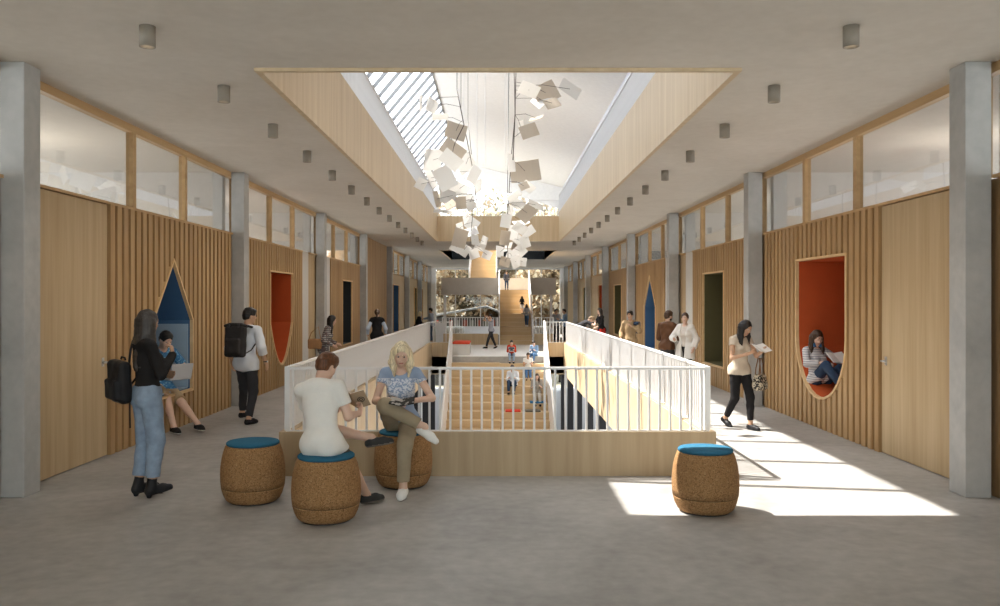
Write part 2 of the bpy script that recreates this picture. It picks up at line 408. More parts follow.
def clean(o):
    r = []
    for p in o:
        if not r or (abs(p[0]-r[-1][0])+abs(p[1]-r[-1][1])) > 1e-5: r.append(p)
    return r
def offset(o, d):
    """outline grown outward by d (counter-clockwise in (y,z))"""
    n = len(o); r = []
    for i in range(n):
        p, q, s = Vector(o[i-1]), Vector(o[i]), Vector(o[(i+1)%n])
        a = (q-p).normalized(); c = (s-q).normalized()
        na = Vector((a.y,-a.x)); nc = Vector((c.y,-c.x)); m = (na+nc); m = m/max(m.length,1e-6)
        k = d/max(.35, m.dot(na)); r.append((q.x+m.x*k, q.y+m.y*k))
    return r
def niche(sx, kind, ya, yb, z0, z1, mat, depth, label, mat2=None):
    o = clean(shape(kind, ya, yb, z0, z1))
    t = thing('wall_niche', label, 'niche', (sx*XW, (ya+yb)/2, 0))
    ox, oy = sx*XW, (ya+yb)/2
    fo = offset(o, .032); n = len(o)
    f = MB()
    xf, xb = -sx*.065, sx*.02
    for i in range(n):
        j = (i+1)%n
        f.prism([(xf,o[i][0]-oy,o[i][1]),(xf,o[j][0]-oy,o[j][1]),(xf,fo[j][0]-oy,fo[j][1]),(xf,fo[i][0]-oy,fo[i][1])], (xb-xf,0,0))
    f.build('niche_frame', M['nicheframe'], t)
    f = MB(); ii = offset(o, -.004); io = ii; xb = -sx*.02
    for i in range(n):
        j = (i+1)%n
        f._face([f.bm.verts.new((x, p[0]-oy, p[1])) for x, p in ((xb,io[i]),(xb,io[j]),(sx*depth,io[j]),(sx*depth,io[i]))])
    f.build('lining', mat, t)
    f = MB()
    for i in range(n):
        j = (i+1)%n
        f._face([f.bm.verts.new((x, p[0]-oy, p[1])) for x, p in ((-sx*.06,ii[i]),(-sx*.06,ii[j]),(-sx*.02,ii[j]),(-sx*.02,ii[i]))])
    f.build('reveal', M['nicheframe'], t)
    f = MB(); f._face([f.bm.verts.new((sx*depth, p[0]-oy, p[1])) for p in io]); f.prism([(sx*depth, p[0]-oy, p[1]) for p in offset(o,.05)], (sx*.03,0,0))
    f.build('back_panel', mat, t)
    return t, o
nwin = [7]; ndoor = [0]
def ledge(sx, ya, yb, ztop):
    b = MB(); cur = ya
    for yc in YC+[1e3]:
        e = min(yb, yc)
        if e > cur: b.box(min(sx*(XW-.055),sx*(XW+.13)),max(sx*(XW-.055),sx*(XW+.13)),cur,e,ztop,ztop+.03)
        cur = max(cur, yc+.28)
    b.build('trim_7', M['frame'], **S)
def panel(sx, ya, yb, nch=None, slatted=True, ztop=2.91, label='', pitch=.18):
    """timber wall panel from ya to yb, slats on a backing board"""
    out = clean(shape(*nch)) if nch else None
    b = MB().mat(M['board'] if slatted else M['door'])
    strips(b, sx*XW, sx*(XW+.12), ya, yb, 0, ztop, out)
    if slatted:
        b.mat(M['slat'])
        n = max(1, int(round((yb-ya)/pitch))); p = (yb-ya)/n
        incol = lambda u, v: any(v > yc-.01 and u < yc+.29 for yc in YC)
        g = offset(out, .03) if out else None
        for k in range(n):
            a = ya+k*p+p*.2; c = a+p*.62
            if incol(a, c): continue
            strips(b, sx*XW, sx*(XW-.05), a, c, 0, ztop, g)
    b.build('wall_'+('left' if sx < 0 else 'right'), None, None, **S)
    # capping ledge
    ledge(sx, ya, yb, ztop)
def clerestory(sx, ya, yb, mull, z0=2.94, z1=ZC):
    nwin[0] += 1
    X0, X1 = sorted((sx*(XW-.02), sx*(XW+.07))); f = MB()
    f.box(X0,X1,ya,yb,z1-.09,z1); f.box(X0,X1,ya,ya+.07,z0,z1-.09); f.box(X0,X1,yb-.07,yb,z0,z1-.09)
    for y in mull: f.box(X0,X1,y-.045,y+.045,z0,z1-.09)
    wf = f.build('window_%d' % nwin[0], M['frame'], **S)
    ys = [ya+.035]+list(mull)+[yb-.035]
    for a, c in zip(ys, ys[1:]): box('pane', M['glass'], sx*(XW+.03)-.004, sx*(XW+.03)+.004, a, c, z0, z1-.05, wf)
def door(sx, ya, yb, hy, ztop=2.91):
    ndoor[0] += 1
    X0, X1 = sorted((sx*(XW-.03), sx*(XW+.05)))
    d_ = box('door_%d' % ndoor[0], M['door'], X0,X1,ya+.008,yb-.008,.01,ztop-.01, None, .003, **S)
    MB().box(min(sx*(XW+.05),sx*(XW+.12)),max(sx*(XW+.05),sx*(XW+.12)),ya,yb,0,ztop).build('backing', M['board'], d_)
    MB().box(min(sx*(XW-.055),sx*(XW+.13)),max(sx*(XW-.055),sx*(XW+.13)),ya,yb,ztop,ztop+.03).build('trim_7', M['frame'], **S)
    s = 1 if hy < (ya+yb)/2 else -1
    h = MB().tube([(sx*(XW-.03),hy,1.09),(sx*(XW-.09),hy,1.09),(sx*(XW-.095),hy+s*.01,1.09),(sx*(XW-.095),hy+s*.13,1.09)], .011, 8)
    h.lathe([(0,0),(.026,0),(.026,.008),(0,.008)], (0,0,0), 16) if False else None
    h.box(min(sx*(XW-.036),sx*(XW-.03)),max(sx*(XW-.036),sx*(XW-.03)),hy-.025,hy+.025,1.04,1.14)
    h.build('door_handle', M['steel'], d_)
def strip(sx, ya, yb, m='greypanel', z1=2.94): 
    X0, X1 = sorted((sx*(XW-.02), sx*(XW+.12))); box('wall_'+('left' if sx < 0 else 'right'), M[m], X0,X1,ya,yb,0,z1, **S)

# bay 0 (beside the camera)
for sx in (-1,1):
    panel(sx, .8, 8.01); clerestory(sx, .8, 8.01, [3.2,5.5])
    panel(sx, YB, .8, slatted=False); clerestory(sx, YB, .8, [-1.2])
# bay 1
N1 = ('house', 11.08, 12.50, .50, 2.33)
door(-1, 8.01, 9.84, 9.72); panel(-1, 9.84, 14.55, N1); clerestory(-1, 8.01, 14.68, [10.6, 12.35])
N2 = ('round', 11.0, 12.8, .44, 2.38)
door(1, 8.01, 10.02, 9.90); panel(1, 10.02, 14.75, N2); clerestory(1, 8.01, 14.68, [10.8, 12.6])
# bay 2
N3 = ('point', 16.8, 18.6, .47, 2.36)
panel(-1, 14.55, 19.6, N3); strip(-1, 19.6, 20.3); panel(-1, 20.3, 21.3, slatted=False); clerestory(-1, 14.68, 21.4, [17.0, 18.9])
N4 = ('rect', 16.95, 18.65, .45, 2.36)
panel(1, 14.75, 19.7, N4); strip(1, 19.7, 20.5); panel(1, 20.5, 21.3, slatted=False); clerestory(1, 14.68, 21.4, [16.9, 19.0])
# bay 3
N5 = ('rect', 24.6, 26.2, .5, 2.36)
strip(-1, 21.3, 22.9); panel(-1, 22.9, 27.9, N5); clerestory(-1, 21.4, 28.1, [23.6, 25.6])
N6 = ('rocket', 24.3, 26.2, .35, 2.5)
strip(1, 21.3, 23.0); panel(1, 23.0, 27.9, N6); clerestory(1, 21.4, 28.1, [23.6, 25.6])
# bay 4
N7 = ('rect', 31., 33., .5, 2.36)
panel(-1, 27.9, 34.6, None, ztop=ZC)
panel(1, 27.9, 34.6, N7); clerestory(1, 28.1, 34.78, [30, 32])
# bays 5-8
N8 = ('rect', 36.5, 38.6, .4, 2.45); N9 = ('rect', 42.5, 44.6, .4, 2.45)
panel(-1, 34.6, 41.3, N8, slatted=False); panel(1, 34.6, 41.3, ('rect', 35.6, 38., .4, 2.45), slatted=False)
panel(-1, 41.3, 48., ('rect', 46., 47.2, .4, 2.45), slatted=False); panel(1, 41.3, 48., ('rect', 43.5, 45., .4, 2.45), slatted=False)
panel(-1, 48., YE, ('rect', 49., 50.8, .4, 2.45), slatted=False); panel(1, 48., YE, ('rect', 49., 51., .4, 2.45), slatted=False)
for sx in (-1,1):
    for k in (4,5,6,7):
        clerestory(sx, YC[k]+.28, YC[k]+6.98 if k < 7 else YE-.3, [YC[k]+2.4, YC[k]+4.5] if k < 7 else [])
t, o1 = niche(-1, *N1, M['blue'], .95, 'house-shaped wall niche lined in dark blue, a man with a laptop on its sill')
MB().box(-.93,-.35,-.69,.69,.50,1.48).build('bench_block', M['paleblue'], t) if False else None
MB().box(-.93,-.9,-.695,.695,.51,1.45).box(-.9,-.01,-.695,.695,.51,.525).box(-.9,-.0,.675,.695,.525,1.45).box(-.9,-.0,-.695,-.675,.525,1.45).build('cushion_panel', M['paleblue'], t, label='pale blue padded lower half')
niche(1, *N2, M['red'], .95, 'orange-red wall niche with rounded foot, a reading girl curled up inside')
niche(-1, *N3, M['red'], .9, 'deep red wall niche whose foot narrows to a point')
niche(1, *N4, M['olive'], .7, 'wide dark rectangular wall niche in a pale timber frame')
niche(-1, *N5, M['dark'], .7, 'narrow dark rectangular niche beyond the pointed red one')
niche(1, *N6, M['blue'], .35, 'slender blue niche with a tall spire top')
niche(1, *N7, M['olive'], .6, 'small dark rectangular niche beyond the blue spire niche')
niche(-1, *N8, M['blue'], .6, 'dark blue upright niche far down the shaded walkway')
niche(1, 'rect', 35.6, 38., .4, 2.45, M['red'], .6, 'red upright niche past the small dark one on the sunlit walkway')
niche(-1, 'rect', 46., 47.2, .4, 2.45, M['olive'], .6, 'slim olive niche between the far blue-grey columns')
niche(1, 'rect', 43.5, 45., .4, 2.45, M['olive'], .6, 'slim dark niche just beyond the red niche of the sunlit walkway')
niche(-1, 'rect', 49., 50.8, .4, 2.45, M['red'], .6, 'red upright niche by the end window of the shaded walkway')
niche(1, 'rect', 49., 51., .4, 2.45, M['red'], .6, 'orange-red niche by the end window of the sunlit walkway')

# ---------------------------------------------------------------- railings
def railing(name, label, p0, p1, z0, z1, pitch=.108, group=None, posts=True, near=None, limit=100, w=.011):
    p0, p1 = Vector(p0), Vector(p1); d = p1-p0; L = d.length; u = d/L
    ang = math.atan2(u.y, u.x)
    t = thing(name, label, 'railing', (p0.x,p0.y,z0), ang, group)
    H = z1-z0
    MB().box(0,L,-.022,.022,H-.025,H).build('top_rail', M['whitesteel'], t)
    MB().box(0,L,-.012,.012,.0,.012).build('bottom_rail', M['whitesteel'], t)
    n = int(L/pitch); base = None; rest = MB(); pos = []
    for k in range(n+1): pos.append((k+.5)*L/(n+1))
    cam_near = sorted(pos, key=lambda s: (p0+u*s).y) if near is None else pos
    keep = set(cam_near[:limit])
    for s in pos:
        if s in keep:
            if base is None: base = MB().box(-w,w,-w,w,.012,H-.025).build('baluster', M['whitesteel'], t); base.location = (s,0,0)
            else: c = base.copy(); C.objects.link(c); c.parent = t; c.location = (s,0,0)
        else: rest.box(s-w,s+w,-w,w,.012,H-.025)
    if len(pos) > limit: rest.build('baluster_row', M['whitesteel'], t, kind='stuff')
    else: rest.bm.free()
    if posts:
        MB().box(-.02,.02,-.02,.02,0,H).build('post', M['whitesteel'], t)
        MB().box(L-.02,L+.02,-.02,.02,0,H).build('post', M['whitesteel'], t)
    return t
YR = YF+.06
railing('balustrade', 'white bar railing on the timber curb facing the cork stools', (-2.16,YR,0), (2.15,YR,0), .45, 1.11)
railing('balustrade', 'long white railing between the stairwell and the shaded walkway', (-2.19,YR+.07,0), (-2.19,Y2,0), .45, 1.11, .095, w=.013)
railing('balustrade', 'long white railing between the stairwell and the sunlit walkway', (2.18,YR+.07,0), (2.18,Y2,0), .45, 1.11, .095, w=.013)
railing('balustrade', 'short white railing beside the stair head on the shaded walkway side', (-VX,Y2+.06,0), (-1.5,Y2+.06,0), .45, 1.11)
railing('balustrade', 'short white railing beside the stair head on the sunlit walkway side', (1.5,Y2+.06,0), (VX,Y2+.06,0), .45, 1.11)
railing('balustrade', 'white railing behind the walker, left of the timber flight', (-VX,Y3+.06,0), (-.02,Y3+.06,0), .45, 1.11)
railing('balustrade', 'short white railing right of the timber flight', (1.5,Y3+.06,0), (VX,Y3+.06,0), .45, 1.11)
railing('balustrade', 'white railing on the upper storey above the timber end fascia', (-VX,31.03,0), (VX,31.03,0), 4.86, 5.45, .12)
railing('balustrade', 'upper storey railing on top of the fascia over the shaded walkway', (-2.25,8.0,0), (-2.25,31,0), 5.0, 5.62, .12)
railing('balustrade', 'upper storey railing on top of the fascia over the sunlit walkway', (2.25,8.0,0), (2.25,31,0), 5.0, 5.62, .12)

# ---------------------------------------------------------------- ceiling downlights
def downlight():
    t = thing('ceiling_downlight', '', 'ceiling light', (0,0,ZC), 0, '')
    MB().lathe([(0,0),(.062,0),(.062,-.165),(.05,-.165),(.05,-.12)]).build('housing', M['lightgrey'], t)
    MB().lathe([(0,-.122),(.05,-.122)]).build('lens', emit('downlight_lens', (1,.86,.66), 4), t)
    l = bpy.data.lights.new('lamp', 'SPOT'); l.energy = SPOT; l.spot_size = 2.3; l.spot_blend = .6; l.color = (1,.93,.84); l.shadow_soft_size = .045
    lo = bpy.data.objects.new('lamp', l); C.objects.link(lo); lo.parent = t; lo.location = (0,0,-.17)
    return t
dl = None
for sx, side in ((-1,'shaded walkway'),(1,'sunlit walkway')):
    for k in range(14):
        lab = 'cylindrical ceiling downlight, %s of the row above the %s' % (ORD[k], side)
        if dl is None: t = dl = downlight()
        else: t = copy_tree(dl)
        t.location = ((2.80 if sx > 0 else -2.78), 6.74+1.88*k, ZC); t['label'] = lab; t['group'] = 'downlights above the '+side
# ---------------------------------------------------------------- seating stair inside the opening
st = thing('seating_stair', 'broad timber seating stair descending through the floor opening', 'stairs', (0,Y2,0))
NT = 10
for k in range(2*NT):
    z = -.2*(k+1)+.02; y1 = -.4*k; y0 = y1-.4
    MB().box(-1.45,.05,y0,y1+.02,max(-4.1,z-.25),z).build('tier', M['stair'], st, .006)
for k in range(2*NT):
    z = -.2*(k+1)+.0; y1 = -.4*k; y0 = y1-.4
    MB().box(.055,1.45,y0,y1+.02,max(-4.1,z-.25),z).build('step', M['stair'], st, .004)
for sx in (-1,1):
    X0, X1 = sorted((sx*1.45, sx*1.50))
    MB().prism([(X0,.05,1.11),(X0,-8.,-2.95),(X0,-8.,-4.1),(X0,-5.,-4.1),(X0,.05,-.5)], (X1-X0,0,0)).build('side_panel', M['whitesteel'], st)
    MB().tube([(sx*1.475,.05,1.13),(sx*1.475,-8,-2.93)], .03, 8).build('handrail', M['whitesteel'], st)
# seat pads on the stair
for i, (x, y, z, m, lab) in enumerate(((.43,24.3,-1.3,'red','red seat pad on a low step of the seating stair'),
        (1.0,24.3,-1.3,'taupe','grey-brown seat pad beside the red one on the seating stair'),
        (1.15,25.0,-1.0,'blue','blue seat pad on a step of the seating stair'),)):
    yy = y; k = int((Y2-y)/.4); zz = -.2*(k+1)
    o = MB().box(-.22,.22,-.17,.17,0,.045).build('seat_pad', plain('pad_'+m, {'red':(.6,.05,.02),'taupe':(.14,.12,.09),'blue':(.03,.15,.3)}[m], .9), None, .015)
    o.location = (x, Y2-.4*k-.2, zz+.001); o['label'] = lab; o['category'] = 'seat pad'
t = thing('bench', 'low white bench with a red cushion at the head of the seating stair', 'bench', (-1.2,28.2,0))
MB().box(-.28,.28,-.6,.6,0,.36).build('bench_body', M['greypanel'], t, .01)
MB().box(-.28,.28,-.6,.6,.361,.43).build('cushion', plain('red_cushion', (.62,.06,.02), .9), t, .02)
# ---------------------------------------------------------------- timber flights beyond
def flight(name, label, x0, x1, ya, yb, za, zb, n, side=True, rails=True):
    t = thing(name, label, 'stairs', ((x0+x1)/2, ya, za))
    hw = (x1-x0)/2; dy = (yb-ya)/n; dz = (zb-za)/n
    for k in range(n):
        MB().box(-hw,hw,k*dy,(k+1)*dy+.03,k*dz-(.12 if k else 0),(k+1)*dz).build('step', M['stair'], t, .004)
    for s in (-1,1):
        X0, X1 = sorted((s*hw, s*(hw+.05)))
        MB().prism([(X0,-.05,-.02 if za < .1 else -.2),(X0,n*dy,n*dz-.35),(X0,n*dy,n*dz+.9),(X0,-.05,.9)], (X1-X0,0,0)).build('side_panel', M['whitesteel'], t)
    MB().prism([(-hw,.3,0),(-hw,n*dy,n*dz-.25),(-hw,n*dy,n*dz-.35),(-hw,.3,-.1)], (2*hw,0,0)).build('soffit', M['lightwood'], t)
    return t
flight('timber_flight', 'straight timber stair flight rising from the landing to the half level', .08, 1.38, 34.05, 39., 0, 2.26, 13)
flight('timber_flight', 'upper timber flight climbing through the ceiling opening', -1.38, -.10, 41.2, 46.2, 2.26, 4.5, 13)
t = thing('half_landing', 'half-level landing with grey-brown parapet panels', 'landing', (0,39,2.26))
MB().box(-2.6,2.65,0,2.2,-.22,0).build('deck', M['stair'], t)
MB().box(-2.6,.02,-.05,0,-.22,.56).build('parapet', M['taupe'], t)
MB().box(1.44,2.65,-.05,0,-.22,.56).build('parapet', M['taupe'], t)
MB().box(-.04,2.65,2.2,2.26,-.22,.60).build('parapet', M['whitesteel'], t, label='white rear parapet')
for x in (-2.5,2.5): MB().box(x-.06,x+.06,1.,1.12,-6.36,-.22).build('post', M['whitesteel'], t)
# ---------------------------------------------------------------- lower storey: dark posts, glazed partitions, furniture
for sx, side in ((-1,'shaded'),(1,'sunlit')):
    for k in range(8):
        o = box('steel_post', plain('dark_post', (.035,.033,.035), .5), -.11,.11,-.11,.11,0,3.57, bevel=.01)
        o.location = (sx*2.75, 12.2+3.35*k, -4.1); o['category'] = 'post'; o['group'] = 'dark posts of the lower storey'
        o['label'] = 'dark square post of the lower storey under the %s walkway, %s from the stools' % (side, ORD[k])
b = MB()
b.box(-3.6,-3.55,18,40,-4.1,-1.0)
b.build('wall_lower_left', M['plaster'], **S)
t = thing('lounge_chair', 'dark lounge chair on the lower floor under the shaded walkway', 'chair', (-2.05,26.5,-4.1), .5)
MB().box(-.35,.35,-.35,.35,.32,.45).build('seat', M['dark'], t, .03); MB().prism([(-.35,.28,.45),(-.35,.40,.45),(-.35,.55,.95),(-.35,.45,.95)], (.7,0,0)).build('backrest', M['dark'], t, .02)
for x in (-.28,.28):
    for y in (-.28,.28): MB().tube([(x,y,0),(x,y,.33)], .018, 8).build('leg', M['blacksteel'], t)
# ---------------------------------------------------------------- outside: ground, house, trees
slab('ground_outside', plain('ground_outside', (.30,.27,.20), .95, var=.2, vscale=.3), [(-60,60,YE+.1,140)], -4.3, -4.15, **S)
hs = thing('house', 'grey house with a pitched roof seen behind the end window', 'building', (-2.0,59.3,-4.15))
MB().box(-3,2.6,0,3,0,4.75).build('wall', plain('house_wall', (.10,.09,.085), .8), hs)
MB().prism([(-3.6,-.4,4.75),(1.2,-.4,5.55),(3.2,-.4,4.75),(3.2,-.4,4.62),(1.2,-.4,5.42),(-3.6,-.4,4.62)], (0,3.6,0)).build('roof', plain('house_roof', (.30,.29,.29), .8), hs)
for k in range(11): 
    f = MB().box(-2.85+k*.49,-2.62+k*.49,-.06,.02,2.9,4.55).build('shutter', plain('red_shutter' if k%2 else 'grey_shutter', (.35,.07,.04) if k%2 else (.35,.33,.30), .7), hs)
    if k < 5: f.location.z = 0
def tree(label, x, y, h, r, cols, seed, n=2600):
    rnd = np.random.RandomState(seed)
    t = thing('autumn_tree', label, 'tree', (x,y,-4.15), 0, 'trees beyond the end window')
    tk = MB(); tk.tube([(0,0,0),(.1,.1,h*.3),(-.1,.2,h*.6),(0,0,h*.85)], [.22,.17,.1,.03], 8)
    cen = []
    for k in range(14):
        a = rnd.uniform(0,2*PI); z0 = h*rnd.uniform(.15,.7); rr = r*rnd.uniform(.5,.95); z1 = min(h*.95, z0+h*rnd.uniform(.08,.3))
        e = (math.cos(a)*rr, math.sin(a)*rr, z1); m_ = (e[0]*.5, e[1]*.5, z0+(z1-z0)*.35)
        tk.tube([(0,0,z0),m_,e], [.07,.045,.015], 5); cen.append(e); cen.append(m_)
    tk.build('trunk', plain('bark', (.07,.055,.045), .9), t)
    for k in range(10): cen.append((rnd.uniform(-r,r)*.5, rnd.uniform(-r,r)*.5, h*rnd.uniform(.25,1)))
    cen = np.array(cen)
    c = cen[rnd.randint(len(cen), size=n)] + rnd.normal(0, r*.19, (n,3))
    s = rnd.uniform(.14,.32,(n,1))
    a = rnd.normal(size=(n,3)); a /= np.linalg.norm(a,axis=1)[:,None]
    b_ = np.cross(a, rnd.normal(size=(n,3))); b_ /= np.linalg.norm(b_,axis=1)[:,None]
    v = np.stack([c-a*s, c+b_*s*.6, c+a*s, c-b_*s*.6], 1).reshape(-1,3)
    me = bpy.data.meshes.new('foliage')
    me.from_pydata(v.tolist(), [], (np.arange(n*4).reshape(-1,4)).tolist())
    for q, cc in enumerate(cols):
        me.materials.append(LEAF.setdefault(cc, paper('leaf_%d' % len(LEAF), cc, .5)))
    me.polygons.foreach_set('material_index', rnd.randint(len(cols), size=n).astype('i'))
    link('foliage', me, t)
LEAF = {}
tan, cream, brown, grn, rust = (.52,.40,.27), (.68,.59,.46), (.30,.23,.16), (.19,.17,.12), (.46,.30,.17)
for i, (x, y, h, r, cols, lab) in enumerate((
    (-4.9,65,10,2.3,(tan,cream,cream),'cream-leaved autumn tree close to the shaded side of the end window'),
    (-1.9,65,12.5,2.8,(brown,grn,tan),'dark brown-leaved tree behind the half-level parapet'),
    (-.2,63.5,7,1.7,(cream,tan,rust),'low ochre tree left of the timber flight'),
    (2.5,63,9.5,2.2,(tan,rust,cream),'ochre-leaved tree right of the timber flight'),
    (4.6,61.5,12,2.2,(tan,brown,cream),'tall tan tree by the sunlit side of the end window'),
    (1.2,68,14,3.2,(grn,brown,cream),'tall dark green-brown tree above the timber flight'),
    (-6.,74,15,3.6,(brown,cream,tan),'tall tree standing behind the grey house'),
    (7.,72,15,3.8,(tan,grn,cream),'broad pale tree at the sunlit end, farther off'),
    (-9.5,66,13,3.2,(cream,tan),'pale cream tree beside the grey house'),
    (10,65,13,3.0,(tan,cream),'pale ochre tree outermost on the sunlit side'),
    (-2.5,82,17,5,(brown,tan,grn),'large dark tree in the last row behind the house'),
    (4,84,17,5,(tan,grn,brown),'large mixed brown tree in the last row beyond the flight'),
    )): tree(lab, x, y, h, r, cols, 10+i, 4200 if i < 8 else 3000)

box('floor_landing_sunlit', plain('landing_sunlit_white', (.74,.72,.69), .5), -1.44, 1.44, Y2+.0, Y3, .001, .012, **S)  # thin white overlay: sunlight on the landing put into the floor colour
# ---------------------------------------------------------------- hanging paper mobiles
def px(x, y, Y): return Vector(((x-498)*Y/850, Y, 1.8-(y-300)*Y/850))
def mobile(label, Y, stem, sheets, seed, zt=10.):
    rnd = random.Random(seed)
    a = px(*stem[0], Y)
    t = thing('paper_mobile', label, 'mobile', (a.x, Y, a.z), 0, None)
    o = Vector((a.x, Y, a.z))
    pts = [px(x, y, Y)-o for x, y in stem]
    MB().tube([Vector((0,0,zt-o.z))]+pts[:1], .006, 6).build('suspension_cable', M['rod'], t)
    MB().tube(pts, .009, 6).build('stem', M['rod'], t)
    for (x, y, w_, h_, roll, yaw, pitch, beige) in sheets:
        dY = rnd.uniform(-.9,.9); c = px(x, y, Y+dY)-o
        sc = Y/850
        # nearest stem point, wire to it
        best = min((p for p in [pts[i]+(pts[i+1]-pts[i])*k/6 for i in range(len(pts)-1) for k in range(7)]), key=lambda p: (p-c).length-(.25 if p.z > c.z else 0))
        s = MB(); W, H = w_*sc/2, h_*sc/2
        n = 4; bend = rnd.uniform(-.12,.12)*W
        g0 = [[s.bm.verts.new((-W+2*W*i/n, bend*(1-(2*i/n-1)**2)+d, -H+2*H*j)) for j in (0,1)] for d in (0,.006) for i in range(n+1)]
        A, B = g0[:n+1], g0[n+1:]
        for i in range(n):
            s._face([A[i][0],A[i+1][0],A[i+1][1],A[i][1]]); s._face([B[i][0],B[i][1],B[i+1][1],B[i+1][0]])
            s._face([A[i][0],B[i][0],B[i+1][0],A[i+1][0]]); s._face([A[i][1],A[i+1][1],B[i+1][1],B[i][1]])
        s._face([A[0][0],A[0][1],B[0][1],B[0][0]]); s._face([A[n][0],B[n][0],B[n][1],A[n][1]])
        q = s.build('paper_sheet', M['paperbeige'] if beige else M['paper'], t)
        q.location = c; q.rotation_euler = (math.radians(pitch), math.radians(roll), math.radians(yaw)); q.rotation_mode = 'XYZ'
        mid = (best+c)/2+Vector((0,0,.04))
        MB().tube([best, mid, c], .004, 5).build('wire', M['rod'], t)
# x, y, width, height (as they show), roll, yaw, pitch, beige
R1 = [(529,90,20,13,14,25,40,0),(546,93,25,21,-28,8,-8,1),(570,89,23,12,36,-15,25,0),(552,103,16,12,-20,20,-30,1),
      (529,131,17,13,-20,10,-10,1),(521,128,11,15,-20,55,10,0),(542,100,20,16,-35,15,-40,0),(536,118,14,10,-10,-20,-60,1)]
R2 = [(525,171,32,22,-8,5,-5,1),(512,163,12,17,-10,60,0,0),(528,187,16,10,25,40,50,0),(524,186,10,8,-25,10,-20,1),(527,213,19,14,-45,0,-10,1),
      (517,203,16,11,30,30,50,0),(536,205,18,10,25,-30,50,0),(521,222,16,12,-15,10,-60,0),(510,212,12,14,10,60,10,0),(514,196,15,9,-30,-20,60,0),(506,221,10,13,10,15,0,0),(520,228,14,11,30,20,40,0)]
R3 = [(528,232,14,9,-35,0,20,0),(513,233,12,15,10,35,10,0),(519,240,14,10,40,10,30,0),(505,238,10,14,5,20,10,1),(525,242,11,12,-20,30,0,0),(508,247,12,10,-10,50,30,0),
      (512,256,12,11,20,10,0,0),(520,251,12,12,45,20,10,0),(505,262,11,10,15,10,20,1),(516,262,11,12,-25,30,10,0),(500,252,10,12,10,40,-10,0),(523,262,8,9,5,20,0,0)]
L1 = [(432,106,14,13,15,50,10,0),(421,103,6,16,8,70,0,0),(440,117,16,9,-5,20,60,0),(456,131,22,18,15,10,-10,1),(453,150,25,16,35,5,-5,1),(451,160,22,15,35,20,30,0)]
L2 = [(433,160,22,22,-5,40,20,0),(466,164,20,18,-35,20,20,0),(431,178,9,22,-35,50,0,0),(445,178,20,22,-20,-30,20,0),(449,186,14,10,-30,10,10,1),(459,189,22,17,20,30,50,0),
      (437,199,6,16,-15,30,0,1),(448,197,24,18,20,-35,30,0),(461,203,10,12,-5,10,5,1),(450,205,12,10,-35,10,-40,1),(470,202,12,17,-25,35,10,0),(421,184,12,12,20,40,20,0),(478,186,12,14,-25,50,20,0),(443,212,18,7,5,10,70,0),(474,175,12,18,30,40,0,0)]
L3 = [(472,224,13,13,35,10,0,0),(466,218,10,9,-40,50,20,0),(460,238,14,18,15,20,0,1),(469,232,18,11,-15,10,-40,0),(475,240,10,11,10,-40,20,0),(456,247,12,10,20,40,30,0),(480,247,11,9,15,20,40,0),
      (464,250,12,12,30,30,20,0),(474,254,10,10,-20,10,20,0),(484,242,9,12,15,50,10,0),(460,228,9,11,-20,40,10,0),(487,255,10,9,20,20,10,0)]
mobile('near white and beige paper mobile on the long straight cable', 13., [(516,66),(515.5,90),(515,115),(513,160)], R1, 1)
mobile('middle paper mobile hanging below the largest beige sheet', 17., [(514,66),(515,115),(511,160),(507,225)], R2, 2)
mobile('small far paper mobile hanging lowest beside the straight cable', 22., [(509,66),(508,150),(507,230),(508,258)], R3, 3)
mobile('near paper mobile with one dark beige sheet by the roof glazing', 14., [(457,90),(461,110),(464,125),(456,141)], L1, 4)
mobile('crowded middle mobile of folded white sheets by the roof glazing', 17.5, [(461,110),(467,140),(472,165),(476,200)], L2, 5)
mobile('small far paper mobile hanging lowest by the roof glazing side', 22., [(468,120),(472,160),(474,200),(470,245)], L3, 6)
for i, (x, Y) in enumerate(((477,20),(485,20),(505,19),(508,19),(463,19))):
    t = px(x, 67, Y)
    o = MB().tube([(0,0,0),(0,0,5.2)], .007, 5).build('steel_cable', M['whitesteel'], label='thin pale vertical cable hanging from the roof among the mobiles', category='cable', group='pale vertical cables')
    o.location = (t.x, Y, 4.7)
# ---------------------------------------------------------------- figures: one continuous skin grown from blended volumes
def V(*a): return np.array(a, float)
def rot(yaw=0., lean=0., roll=0.):
    """columns = right, forward, up of the frame; lean tips up towards forward, positive yaw turns towards the left hand"""
    return np.array(Matrix.Rotation(math.radians(yaw),3,'Z') @ Matrix.Rotation(math.radians(-lean),3,'X') @ Matrix.Rotation(math.radians(roll),3,'Y'))
class Pr:
    """volume primitive: d(P) signed distance, lo/hi box, k blend"""
    def __init__(s, f, lo, hi, k, tag=''): s.f, s.lo, s.hi, s.k, s.tag = f, np.array(lo,float), np.array(hi,float), k, tag
def cone(a, b, ra, rb, k=.02, tag='', flat=0):
    a, b = np.array(a,float), np.array(b,float); ba = b-a; L2 = max(float(ba@ba), 1e-9); L = math.sqrt(L2)
    def f(P):
        t = ((P-a)@ba)/L2; h = np.clip(t,0,1)
        d = np.linalg.norm(P-a-h[...,None]*ba, axis=-1)-(ra+(rb-ra)*h)
        if flat: d = np.maximum(d, (t-1)*L)
        return d
    r = max(ra,rb)
    return Pr(f, np.minimum(a,b)-r, np.maximum(a,b)+r, k, tag)
def ell(c, r, R=None, k=.02, tag=''):
    c, r = np.array(c,float), np.array(r,float); R = np.eye(3) if R is None else R
    def f(P):
        q = (P-c)@R; k0 = np.linalg.norm(q/r, axis=-1); k1 = np.linalg.norm(q/(r*r), axis=-1)
        return k0*(k0-1)/np.maximum(k1,1e-9)
    m = max(r)
    return Pr(f, c-m, c+m, k, tag)
